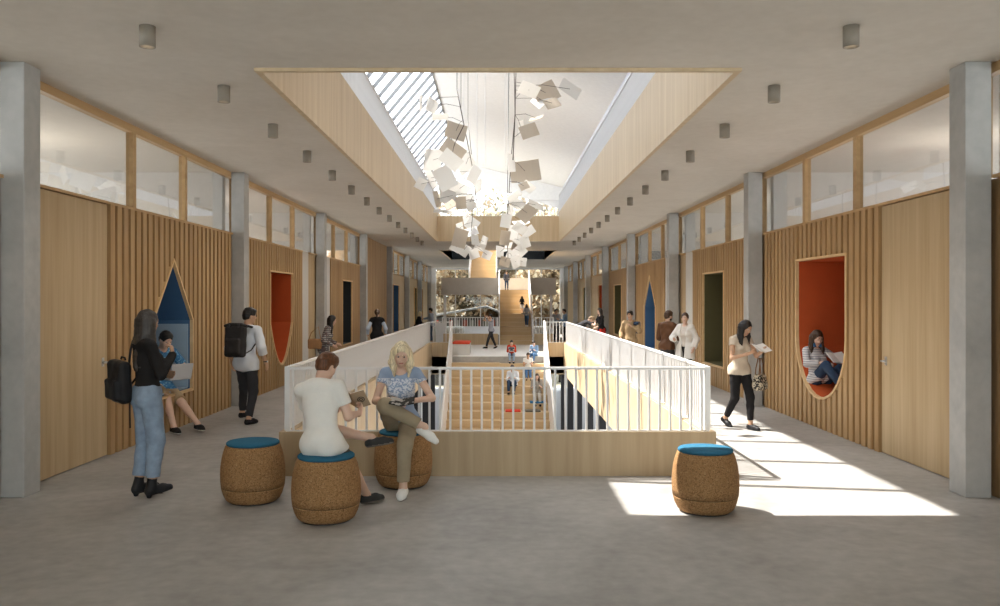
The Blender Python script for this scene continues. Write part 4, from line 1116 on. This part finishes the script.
def open_book(t, w=.15, h=.22, th=.012, angle=25, cm=None, pm=None, art=None):
    """opened book: spine along y, pages facing up (z)"""
    a = math.radians(angle)
    cov = MB(); pg = MB()
    for s in (-1,1):
        u = Vector((s*math.cos(a),0,math.sin(a))); n = Vector((-s*math.sin(a),0,math.cos(a)))
        q = [Vector((0,-h/2,0)), u*w+Vector((0,-h/2,0)), u*w+n*.003+Vector((0,-h/2,0)), n*.003+Vector((0,-h/2,0))]
        cov.prism(q, (0,h,0))
        prof = [n*.003]+[u*(w*.97*k/6)+n*(.003+th*(.35+.65*math.sin(PI*min(1,.15+k/6*.6)))) for k in range(7)]+[u*w*.97+n*.003]
        pg.prism([p+Vector((0,-h*.48,0)) for p in prof], (0,h*.96,0))
    cov.build('cover', cm or plain('book_cover', (.55,.45,.34), .6), t)
    pg.build('page_block', pm or CL.setdefault('pages', plain('book_pages', (.78,.76,.72), .8)), t)
def laptop(t, m=None, ang=105):
    m = m or CL.setdefault('alu', plain('laptop_shell', (.62,.63,.66), .35, metal=.3))
    MB().box(-.16,.16,-.11,.11,0,.014).build('keyboard_base', m, t, .004)
    MB().box(-.14,.14,-.02,.09,.014,.0155).build('keys', M['blacksteel'], t)
    a = math.radians(ang); u = Vector((0,-math.cos(a)*1,math.sin(a))); v = Vector((0,math.sin(a),math.cos(a)))
    f = MB(); b0 = Vector((-.16,.11,.014))
    f.prism([b0, b0+u*.215, b0+u*.215+v*.007, b0+v*.007], (.32,0,0)); f.build('lid', m, t, .002)
    f = MB(); b0 = Vector((-.15,.109,.024)); f.prism([b0, b0+u*.195, b0+u*.195+v*.001, b0+v*.001], (.30,0,0)); f.build('screen', CL.setdefault('scr', plain('screen_glass', (.05,.06,.08), .2)), t)

black_knit = cloth('black_knit', (.022,.02,.02), bscale=200, bump=.4)
jeans_light = cloth('light_denim', (.27,.35,.46), var=.16, vscale=14, bscale=140)
white_tee = cloth('white_cotton', (.80,.78,.74), var=.03, wr=0) if False else cloth('white_cotton', (.80,.78,.74), var=.03)
khaki = cloth('khaki_cotton', (.33,.27,.185), var=.08)
charcoal = cloth('charcoal_cotton', (.045,.045,.05))
blackm = cloth('black_cotton', (.018,.017,.018))
navyj = cloth('dark_denim', (.035,.06,.11), var=.15)
leather = cloth('black_leather', (.02,.02,.022), rough=.45)
whiteshoe = cloth('white_canvas', (.80,.80,.78), var=.03)
sole = cloth('pale_sole', (.75,.74,.70), var=.02)
HD, HB, HBL, HR, HG = ('hair_black',(.014,.011,.010)), ('hair_brown',(.07,.035,.018)), ('hair_blonde',(.78,.64,.43)), ('hair_auburn',(.12,.045,.018)), ('hair_ash_brown',(.045,.038,.034))

# A: woman with long hair, back to us
t, J = person('woman in black knit top and pale jeans standing with a black backpack on one shoulder', (-3.20,7.78,0), 44, .97, 'tan', .0105, True,
    pel=(0,-.01,.985), plean=4, clean_=-4, hyaw=10, hlean=8, RF=(.075,.0,.115), LF=(-.085,-.06,.115), RFp=-6, LFp=-6, rkn=(.02,1,0), lkn=(-.05,1,0),
    RH=(.09,.19,1.33), RHd=(-.35,.1,1), RHu=(.6,.7,.1), rel=(.5,-.5,-1), LH=(.0,.16,1.15), lel=(-.9,-.1,-.7), rc=1.0, hair='straight', hcol=HG,
    top=dict(mat=black_knit, sleeve=2, hem=.07, infl=.009, loose=.008, wr=.004), bottom=dict(name='jeans', mat=jeans_light, len=1.80, loose=.016, infl=.010, waist=.14, wr=.006),
    shoes=dict(mat=leather, boot=True, heel=.035))
b = carry(J, 'backpack', 'black leather backpack hanging behind the woman in pale jeans', 'bag', (-.13,-.155,1.10), rot(8,-6,6))
backpack(b, leather, .27, .40, .13, roll=False, straps=False)
MB().tube([(.06,0,.16),(.05,.03,.30),(.02,.07,.37),(-.02,.15,.36),(-.05,.21,.20),(-.08,.21,.05),(-.13,.10,-.10),(-.10,-.01,-.17)], .011, 8).build('shoulder_strap', leather, b)
MB().tube([(.08,-.02,-.18),(.09,-.03,-.32),(.085,-.03,-.44)], .008, 6).build('loose_strap', leather, b)

# B: man with a laptop on the niche sill
t, J = person('man in blue patterned shirt and tan shorts sitting on the blue niche sill', (-4.76,11.95,0), -38, 1., 'fair', .0105, False,
    pel=(0,0,.615), plean=-6, clean_=10, hlean=30, hyaw=0, RF=(.15,.62,.09), LF=(-.17,.70,.09), RFd=-10, LFd=-10, rkn=(.1,.6,1), lkn=(-.1,.6,1),
    RH=(.15,.36,.77), LH=(-.13,.38,.77), RHu=(.2,.1,1), LHu=(-.2,.1,1), rel=(1,-.4,-.5), lel=(-1,-.4,-.5), rc=.3, lc=.3, hair='short', hcol=HD,
    top=dict(mat=pattern('blue_print_shirt', (.05,.17,.33), (.22,.42,.58), noise=38, width=.42), sleeve=.75, hem=-.08, loose=.014), bottom=dict(name='shorts', mat=cloth('tan_cotton', (.52,.37,.22)), len=.85, loose=.02),
    shoes=dict(mat=blackm, sole=sole))
l = carry(J, 'laptop', 'open silver laptop on the knees of the man in the blue niche', 'laptop', (0,.42,.71), rot(0,0,0)); laptop(l)

# C: man with the roll-top backpack
t, J = person('man in a white shirt walking away with a black roll-top backpack and glasses', (-3.70,12.35,0), 76, .985, 'mid', .0105, False,
    pel=(0,.08,.93), clean_=4, hyaw=-42, hlean=6, RF=(.12,-.06,.085), LF=(-.22,.34,.12), rkn=(.1,1,0), lkn=(-.1,1,0), RFd=-10,
    RH=(.30,.12,.90), LH=(-.27,.14,.88), rel=(.5,-1,-.2), lel=(-.5,-1,-.2), hair='short', hcol=HD, glasses=True,
    top=dict(mat=cloth('white_shirt', (.72,.75,.80), var=.03), sleeve=1.45, hem=-.14, loose=.014, wr=.009, flare=.004, infl=.016), bottom=dict(mat=charcoal, len=1.92, loose=.006), shoes=dict(mat=blackm))
b = carry(J, 'backpack', 'black roll-top backpack worn by the man in the white shirt', 'bag', (0,-.135,1.22), rot(0,4)); backpack(b, cloth('black_canvas', (.035,.032,.032)), .31, .46, .15)
w_ = carry(J, 'wristwatch', 'dark wristwatch on the man with the roll-top backpack', 'watch', J[1]['wr']-J[1]['hd']*.02)
MB().lathe([(.026,-.01),(.031,-.01),(.031,.01),(.026,.01),(.026,-.01)], n=16).build('strap', M['blacksteel'], w_); MB().box(.028,.038,-.014,.014,-.014,.014).build('dial', M['steel'], w_, .004)

# stools
def stool(label, x, y):
    t = thing('cork_stool', label, 'stool', (x,y,0), 0, 'cork stools')
    prof = [(0,.012),(.215,.012),(.235,.03),(.258,.075),(.272,.125),(.2745,.135)]
    MB().lathe(prof+[(0,.135)], n=48).build('lower_body', M['cork'], t)
    MB().lathe([(0,.135),(.268,.135),(.268,.141),(0,.141)], n=48).build('joint_band', M['groove'], t)
    MB().lathe([(0,.141),(.2755,.141),(.2805,.19),(.2825,.25),(.279,.32),(.270,.39),(.256,.45),(.238,.50),(.232,.507),(0,.507)], n=48).build('upper_body', M['cork'], t)
    MB().lathe([(0,.507),(.222,.507),(.231,.515),(.232,.528),(.222,.538),(.18,.545),(.09,.549),(0,.550)], n=48).build('seat_pad', M['seatblue'], t)
    MB().lathe([(0,0),(.20,0),(.205,.012),(0,.012)], n=40).build('foot_ring', M['blacksteel'], t)
stool('empty cork stool with blue top between the standing woman and the seated pair', -2.196, 7.62)
stool('cork stool under the young man in the white polo shirt', -1.41, 6.98)
stool('cork stool by the curb under the blonde woman', -.92, 8.26)
stool('lone empty cork stool with a blue top standing in the sun patch', 1.77, 7.26)

# D: young man reading
t, J = person('young man with auburn hair and white polo shirt reading on a cork stool', (-1.43,6.98,0), 74, .95, 'fair', .0092, False,
    pel=(0,-.03,.69), plean=-14, clean_=16, croll=-10, proll=-3, hlean=28, hyaw=-22, RF=(.13,.60,.085), LF=(.24,.46,.64), RFd=-30, LFd=-80, LFp=-10, rkn=(.2,.5,1), lkn=(-1,.3,.25),
    RH=(.17,.35,.88), LH=(-.06,.39,.90), RHd=(-.15,.8,.45), LHd=(.15,.8,.45), RHu=(.9,.1,-.5), LHu=(-.9,.1,-.5), rel=(.35,-.5,-1), lel=(-.6,-.2,-1), rc=.7, lc=.7, hair='short', hcol=HR,
    top=dict(mat=white_tee, sleeve=.62, hem=-.125, loose=.014, infl=.016, wr=.010, wf=17, neckhole=.060), bottom=dict(name='shorts', mat=cloth('grey_shorts', (.10,.09,.075)), len=.96, loose=.014, infl=.002), shoes=dict(mat=cloth('grey_black_shoe', (.04,.04,.04)), sole=cloth('grey_sole', (.16,.14,.12))))
bk = carry(J, 'book', 'open paperback with a printed cover in the young man\'s hands', 'book', (.055,.485,.965), rot(-6,48,0))
open_book(bk, .125, .20, cm=cloth('tan_cover', (.46,.36,.25)))
for dz, r0, r1 in ((0,.034,.026),(0,.018,.010)):
    a_ = math.radians(25); n_ = 20
    f = MB(); u_ = Vector((math.cos(a_),0,math.sin(a_))); nn = Vector((-math.sin(a_),0,math.cos(a_))); c_ = u_*.065-nn*.0012
    for i in range(n_):
        p = [c_+(u_*math.cos(q)+Vector((0,1,0))*math.sin(q))*r for q, r in ((2*PI*i/n_,r0),(2*PI*(i+1)/n_,r0),(2*PI*(i+1)/n_,r1),(2*PI*i/n_,r1))]
        f._face([f.bm.verts.new(q) for q in p])
    f.build('cover_ring', blackm, bk)
nb_ = J['nb']
MB().tube([Vector(nb_+J['Rc']@V(.064*math.cos(a),.062*math.sin(a)+.012,-.012-.014*math.sin(a))) for a in [PI*.62+i/20*PI*1.76 for i in range(21)]], .013, 8).build('collar', white_tee, t)
# E: blonde woman
t, J = person('blonde woman in a blue printed t-shirt and khaki trousers sitting cross-legged on a cork stool', (-.93,8.22,0), 268, .985, 'fair', .0088, True,
    pel=(0,.02,.665), plean=-10, clean_=8, hlean=24, hyaw=8, hroll=-3, RF=(-.27,.40,.64), LF=(-.08,.46,.085), RFd=62, RFp=25, LFd=0, rkn=(1,.5,.8), lkn=(-.05,.6,1),
    RH=(.03,.30,.885), LH=(-.15,.31,.875), RHd=(-.8,.5,-.1), LHd=(.85,.45,-.1), RHu=(.2,-.3,1), LHu=(-.2,-.2,1), rel=(1,-.5,-.6), lel=(-1,-.6,-.6), rc=.6, lc=.5, hair='wavy', hcol=HBL,
    top=dict(name='t_shirt', mat=pattern('blue_tee', (.30,.38,.53), (.66,.69,.76), noise=52, width=.52, zrange=(.84,1.07)), sleeve=.36, hem=-.02, loose=.010, infl=.009, wr=.004, neckhole=.075),
    bottom=dict(mat=khaki, len=1.86, loose=.010, infl=.009), shoes=dict(mat=whiteshoe, sole=sole))
bk = carry(J, 'magazine', 'dark-covered magazine open on the lap of the blonde woman', 'magazine', (-.06,.40,.865), rot(5,14,0)); open_book(bk, .12, .18, .006, 12, cm=blackm, pm=pattern('printed_pages', (.045,.042,.04), (.42,.40,.38), noise=13, width=.46))
# F: woman walking with a booklet
t, J = person('woman with long black hair in beige top and black leggings walking with an open booklet', (3.40,11.95,0), 296, .905, 'mid', .0105, True,
    pel=(0,0,.925), clean_=3, hlean=30, hyaw=12, RF=(.06,-.26,.13), LF=(-.03,.20,.085), RFp=28, rkn=(.1,1,0), lkn=(-.05,1,0),
    RH=(.10,.28,1.17), LH=(-.12,.34,1.20), RHd=(-.3,.9,.35), LHd=(.1,.9,.35), RHu=(.2,.2,-1), LHu=(-.2,.2,-1), rel=(.5,-.6,-1), lel=(-.5,-.3,-1), rc=.6, lc=.6, hair='long', hcol=HD,
    top=dict(mat=cloth('beige_top', (.62,.53,.42)), sleeve=.30, hem=-.08, loose=.012, infl=.012, wr=.006), bottom=dict(name='leggings', mat=blackm, len=1.86, loose=.002), shoes=dict(mat=leather, sole=leather))
bk = carry(J, 'booklet', 'open white booklet held by the woman in black leggings', 'booklet', (-.02,.43,1.25), rot(10,32,0)); open_book(bk, .15, .20, .004, 12, cm=whiteshoe)
b = carry(J, 'handbag', 'patterned black and cream handbag hanging from the walking woman\'s arm', 'bag', tuple(J[-1]['el']*.7+J[-1]['wr']*.3+V(-.02,.02,-.42)), rot(20))
skin_obj('bag_body', [boxp((0,0,0),(.13,.06,.12), rad=.045, k=.02), boxp((0,0,-.05),(.15,.07,.07), rad=.05, k=.04)], [], .011, [pattern('floral_print', (.05,.045,.04), (.62,.55,.42), noise=30, width=.5)], b, wrinkle=.006, wf=30)
for yy in (-.03,.03): MB().tube([(-.09,yy,.10),(-.07,yy,.22),(-.02,yy*.6,.37),(.02,yy*.6,.37),(.07,yy,.22),(.09,yy,.10)], .008, 8).build('handle', cloth('brown_leather', (.20,.10,.04)), b)
# G: girl curled up in the red niche
t, J = person('girl in a striped long-sleeved top reading inside the red niche', (4.70,12.48,0), 284, .97, 'fair', .0105, True,
    pel=(0,0,.645), plean=-24, clean_=-8, hlean=26, hyaw=-6, RF=(.07,.66,.62), LF=(-.09,.74,.64), rkn=(.1,.2,1), lkn=(-.1,.2,1), RFp=-10, LFp=-10,
    RH=(.10,.30,.93), LH=(-.12,.36,.97), RHd=(-.3,.8,-.1), LHd=(.4,.8,0), RHu=(.3,0,1), LHu=(-.3,0,1), rel=(1,-.4,-.6), lel=(-1,-.3,-.6), rc=.4, lc=.4, hair='straight', hcol=HB,
    top=dict(mat=pattern('striped_jersey', (.60,.58,.58), (.28,.28,.31), scale=30, width=.32), sleeve=1.7, hem=-.07, loose=.010, infl=.010, wr=.004), bottom=dict(name='jeans', mat=navyj, len=1.92, loose=.006), shoes=dict(mat=charcoal))
bk = carry(J, 'book', 'white book propped on the knees of the girl in the red niche', 'book', (-.02,.42,1.0), rot(4,38,0)); open_book(bk, .15, .22, .008, 10, cm=whiteshoe)
hp_ = carry(J, 'headphones', 'blue headphones around the neck of the reading girl', 'headphones', J['nb'], J['Rc'])
MB().tube([(.075*math.cos(a), -.01+.085*math.sin(a), .045-.02*math.sin(a)) for a in [PI*(-.15-i/14*.7)+0 for i in range(15)]], .008, 8).build('headband', CL.setdefault('hpblue', plain('headphone_blue', (.03,.18,.42), .4)), hp_)
for x in (-.06,.06): MB().tube([(x,.055,.035),(x*.75,.095,.03)], .036, 16).build('ear_cup', CL['hpblue'], hp_)

# people along the walkways
def P2(label, px_, Y, top_y, facing, z0=0., **k):
    """someone standing: picture column, distance and the height their head reaches fix size and place"""
    x = (px_-498)*Y/850; zt = 1.8-(top_y-300)*Y/850
    return person(label, (x,Y,z0), facing, (zt-z0)/1.715, **k)
plaid = pattern('plaid_flannel', (.42,.40,.38), (.08,.085,.10), scale=22, width=.42, second=(.16,.12,.12))
t, J = P2('woman in a plaid shirt with long dark hair walking past the dark niche', 324, 17.6, 314, 8, tone='fair', vox=.015, female=True, pel=(0,0,.93), plean=6, clean_=16, hlean=14, RF=(.08,-.25,.12), LF=(-.08,.22,.085),
    RH=(.16,.22,.98), LH=(-.2,.30,1.0), hair='straight', hcol=HD, top=dict(mat=plaid, sleeve=1.9, hem=-.12, loose=.014), bottom=dict(mat=navyj, len=1.93), shoes=dict(mat=blackm))
b = carry(J, 'shoulder_bag', 'tan leather shoulder bag behind the woman in plaid', 'bag', (.12,-.20,1.02), rot(70,0,0))
skin_obj('bag_body', [boxp((0,0,0),(.17,.05,.12), rad=.035, k=.02)], [], .013, [cloth('tan_leather', (.42,.24,.12))], b); MB().tube([(-.15,0,.10),(-.10,.02,.26),(.05,.08,.40),(.15,0,.10)], .009, 6).build('strap', CL['tan_leather'], b)
P2('person with a brown ponytail and black waistcoat over pale sleeves, walking away', 377, 23., 309, 96, tone='fair', vox=.018, female=True, hlean=22, hair='ponytail', hcol=HB, RH=(.26,.14,.98), LH=(-.28,.10,.96), RF=(.1,.2,.085), LF=(-.1,-.15,.1),
    top=dict(mat=cloth('pale_blue_shirt', (.50,.58,.70)), sleeve=1.9, hem=-.05, loose=.014), over=dict(name='waistcoat', mat=blackm, sleeve=.3, hem=-.10), bottom=dict(mat=navyj), shoes=dict(mat=blackm))
P2('blonde person in a black jacket near the end of the shaded walkway', 417, 34.2, 311, 20, tone='fair', vox=.022, female=True, clean_=18, hair='wavy', hcol=HBL, RH=(.1,.42,1.05), LH=(-.12,.40,1.05), top=dict(mat=blackm, sleeve=1.9, hem=-.14), bottom=dict(mat=blackm), shoes=dict(mat=blackm))
P2('man in a grey-blue shirt and dark jeans at the end of the shaded walkway', 431.5, 35.4, 308, 165, tone='mid', vox=.022, hair='short', hcol=HD, RH=(.12,.48,1.18), LH=(-.26,.0,.92), top=dict(mat=cloth('greyblue_shirt', (.33,.37,.45)), sleeve=1.9, hem=-.08), bottom=dict(mat=navyj, waist=.05), shoes=dict(mat=blackm))
P2('small walking figure in grey t-shirt with hands raised to the face on the landing', 491, 31.3, 314, 205, tone='mid', vox=.02, hair='short', hcol=HD, hlean=0, RH=(.13,.24,1.56), LH=(-.13,.24,1.56), RHd=(-.4,.2,1), LHd=(.4,.2,1), rel=(1,.2,-.7), lel=(-1,.2,-.7),
    RF=(.08,-.30,.12), LF=(-.08,.30,.085), RFp=25, top=dict(mat=cloth('grey_tee', (.38,.38,.42)), sleeve=.5, hem=-.08), bottom=dict(mat=charcoal), shoes=dict(mat=blackm))
P2('tiny figure in a dark jacket at the very top of the straight timber flight', 506.5, 39.6, 271, 280, z0=2.26, tone='fair', vox=.03, hair='short', hcol=HD, RF=(.08,-.1,.1), LF=(-.08,.15,.085), top=dict(mat=cloth('slate_jacket', (.10,.11,.14)), sleeve=1.9, hem=-.12), bottom=dict(mat=navyj), shoes=dict(mat=blackm))
def onflight(Y): return math.ceil((Y-34.05)/.3808)*2.26/13
P2('tiny figure in a pale skirt higher up among the pair on the timber flight', 522, 36.5, 296, 80, z0=onflight(36.5), tone='fair', vox=.03, female=True, hair='long', hcol=HB, RF=(.06,0,.08), LF=(-.06,.05,.08), top=dict(mat=charcoal, sleeve=1., hem=-.05), bottom=dict(name='skirt', mat=white_tee, len=.9, loose=.05), shoes=dict(mat=blackm))
P2('tiny figure in grey top and jeans, lower of the timber flight pair', 526.7, 35.5, 304, 85, z0=onflight(35.5), tone='fair', vox=.03, hair='long', hcol=HB, RF=(.06,0,.08), LF=(-.06,.05,.08), top=dict(mat=cloth('grey_top', (.36,.36,.38)), sleeve=1.8, hem=-.08), bottom=dict(mat=cloth('mid_denim', (.06,.13,.25))), shoes=dict(mat=whiteshoe))
P2('person in a grey top by the white end post of the sunlit walkway', 556, 36.2, 309, 285, tone='mid', vox=.024, hair='short', hcol=HD, top=dict(mat=cloth('grey_top', (.36,.36,.38)), sleeve=1.8, hem=-.08), bottom=dict(mat=charcoal), shoes=dict(mat=blackm))
P2('person in a pale blue shirt just beyond the end of the sunlit railing', 565, 35.6, 309, 190, tone='mid', vox=.024, hair='short', hcol=HD, LH=(-.1,.35,1.2), top=dict(mat=cloth('pale_denim_shirt', (.22,.33,.48)), sleeve=1.8, hem=-.1), bottom=dict(mat=blackm), shoes=dict(mat=blackm))
t, J = person('person in a black t-shirt bending forward over the far end of the sunlit railing', (2.52,27.2,0), 12, .93, 'fair', .018, False, pel=(0,-.05,.93), plean=35, clean_=62, hlean=55, RF=(.1,-.12,.085), LF=(-.1,.1,.085),
    RH=(.14,.62,1.18), LH=(-.16,.40,1.0), rel=(1,-.2,-.6), lel=(-1,-.2,-.6), hair='short', hcol=('hair_sandy',(.42,.30,.18)), top=dict(mat=charcoal, sleeve=.6, hem=-.06), bottom=dict(mat=jeans_light), shoes=dict(mat=blackm))
P2('woman in a black top and red skirt with a grey scarf on the sunlit walkway', 601.5, 27.9, 308, 200, tone='fair', vox=.018, female=True, hair='long', hcol=HG, clean_=6, RH=(.14,.42,1.15), LH=(-.18,.32,1.0), RF=(.08,.15,.085), LF=(-.08,-.15,.1),
    top=dict(mat=blackm, sleeve=1.6, hem=-.1), bottom=dict(name='skirt', mat=cloth('red_skirt', (.45,.03,.02)), len=.75, loose=.05), shoes=dict(mat=blackm, boot=True))
t, J = P2('young man in a tan shirt with one hand at his chest by the sunlit railing', 630.5, 20.8, 311, 252, tone='mid', vox=.016, hair='short', hcol=HD, hyaw=-8, LH=(-.05,.20,1.30), LHd=(.6,.1,.6), lel=(-1,.1,-.8), RH=(.24,.16,.96),
    top=dict(mat=cloth('tan_shirt', (.36,.25,.14)), sleeve=1.9, hem=-.1, loose=.016), bottom=dict(mat=charcoal), shoes=dict(mat=blackm))
b = carry(J, 'shoulder_jacket', 'dark blue jacket slung over the shoulder of the young man in tan', 'jacket', (-.17,.02,1.40)); skin_obj('folded_cloth', [boxp((0,0,-.02),(.07,.13,.05), rad=.04, k=.03), boxp((-.03,-.10,-.14),(.06,.05,.16), rad=.04, k=.03)], [], .014, [navyj], b, wrinkle=.008)
t, J = P2('man in a brown leather jacket with his back turned, talking to the woman in white', 667, 17.6, 311, 38, tone='fair', vox=.0145, hair='short', hcol=HB, beard=True, hyaw=-14, build=1.08, RH=(.16,.32,1.06), LH=(-.2,.28,1.04), rel=(.8,-.8,-.4),
    top=dict(name='jacket', mat=cloth('brown_leather_jacket', (.13,.06,.03), rough=.5), sleeve=1.95, hem=-.08, infl=.022, loose=.018, wr=.012), bottom=dict(mat=charcoal), shoes=dict(mat=blackm))
c_ = carry(J, 'coffee_cup', 'dark takeaway cup in the hand of the man in the brown jacket', 'cup', tuple(J[1]['wr']+V(-.03,.09,-.02))); MB().lathe([(0,-.05),(.028,-.05),(.036,.05),(0,.05)], n=16).build('cup_body', cloth('dark_cup', (.05,.04,.035)), c_); MB().lathe([(0,.05),(.038,.05),(.036,.06),(0,.062)], n=16).build('lid', M['blacksteel'], c_)
t, J = P2('woman with a hair bun and long white coat facing the man in brown', 685.5, 17.2, 313, 232, tone='fair', vox=.0145, female=True, hair='bun', hcol=HB, hyaw=18, LH=(-.22,.05,.92), RH=(.12,.30,1.12), RHd=(-.2,1,.3), rel=(.9,-.3,-.8),
    top=dict(name='blouse', mat=cloth('cream_blouse', (.66,.60,.54)), sleeve=.5, hem=.02, infl=.008), over=dict(name='coat', mat=white_tee, sleeve=1.9, hem=-.3, infl=.012, loose=.012, long=.55, open=.05), bottom=dict(mat=blackm, waist=.12), shoes=dict(mat=blackm))

# children on the seating stair
def sit(label, x, k, s, hair, hcol, top, bottom, drop=1, face=270, **q):
    """seated on step k (0 = landing edge), feet on a lower step"""
    zs = -.2*k; y = Y2-.4*k+.14 if k == 0 else Y2-.4*(k-1)-.2
    fz = (-.2*drop)/s+.085; fy = (.14+.2 if k == 0 else .4*drop)/s
    return person(label, (x,y,zs), face, s, tone=q.pop('tone','fair'), vox=.024, pel=(0,0,.115), plean=-8, clean_=q.pop('clean_',14), hlean=q.pop('hlean',24), RF=q.pop('RF',(.1,fy,fz)), LF=q.pop('LF',(-.1,fy,fz)),
        rkn=(.1,.5,1), lkn=(-.1,.5,1), RH=q.pop('RH',(.12,.34,.36)), LH=q.pop('LH',(-.12,.34,.36)), hair=hair, hcol=hcol, top=top, bottom=bottom, shoes=dict(mat=blackm), **q)
t, J = sit('child in red shirt with a white laptop on the top edge of the stair', .43, 0, .60, 'short', HD, dict(mat=cloth('red_shirt', (.50,.05,.02)), sleeve=1.9), dict(mat=jeans_light))
l = carry(J, 'laptop', 'white laptop on the lap of the child in red', 'laptop', (0,.36,.29), rot(180)); laptop(l, whiteshoe)
sit('child in light blue shirt on the top edge beside the white side panel', 1.17, 0, .58, 'short', HD, dict(mat=cloth('pale_denim_shirt', (.22,.33,.48)), sleeve=1.9), dict(mat=cloth('mid_denim', (.06,.13,.25))), face=250)
sit('child in a white t-shirt and blue jeans in the middle of the seated group', .93, 2, .66, 'short', HB, dict(mat=white_tee, sleeve=.5), dict(mat=cloth('mid_denim', (.06,.13,.25))), tone='mid', drop=2)
sit('child in a pale blue shirt and dark jeans crouched on the lower seating steps', .45, 4, .76, 'short', HB, dict(mat=cloth('white_shirt', (.72,.75,.80)), sleeve=1.9, loose=.02), dict(mat=navyj), face=262)
sit('child in a grey-brown top and pale trousers on the blue seat pad', 1.15, 5, .74, 'long', HB, dict(mat=cloth('stone_top', (.36,.33,.29)), sleeve=1.), dict(mat=cloth('stone_trousers', (.50,.46,.40))), drop=2)
for nm, x, Y, lab in (('planter_plinth', -2.42, 36.2, 'white plinth beside the man in grey-blue at the end of the shaded walkway'), ('planter_plinth', 2.45, 37.6, 'white plinth at the foot of the white end post on the sunlit side')):
    o = MB().box(-.18,.18,-.18,.18,0,.78).box(-.2,.2,-.2,.2,.78,.82).build('plinth', M['whitesteel'], None, .01, label=lab, category='plinth'); o.location = (x,Y,0)
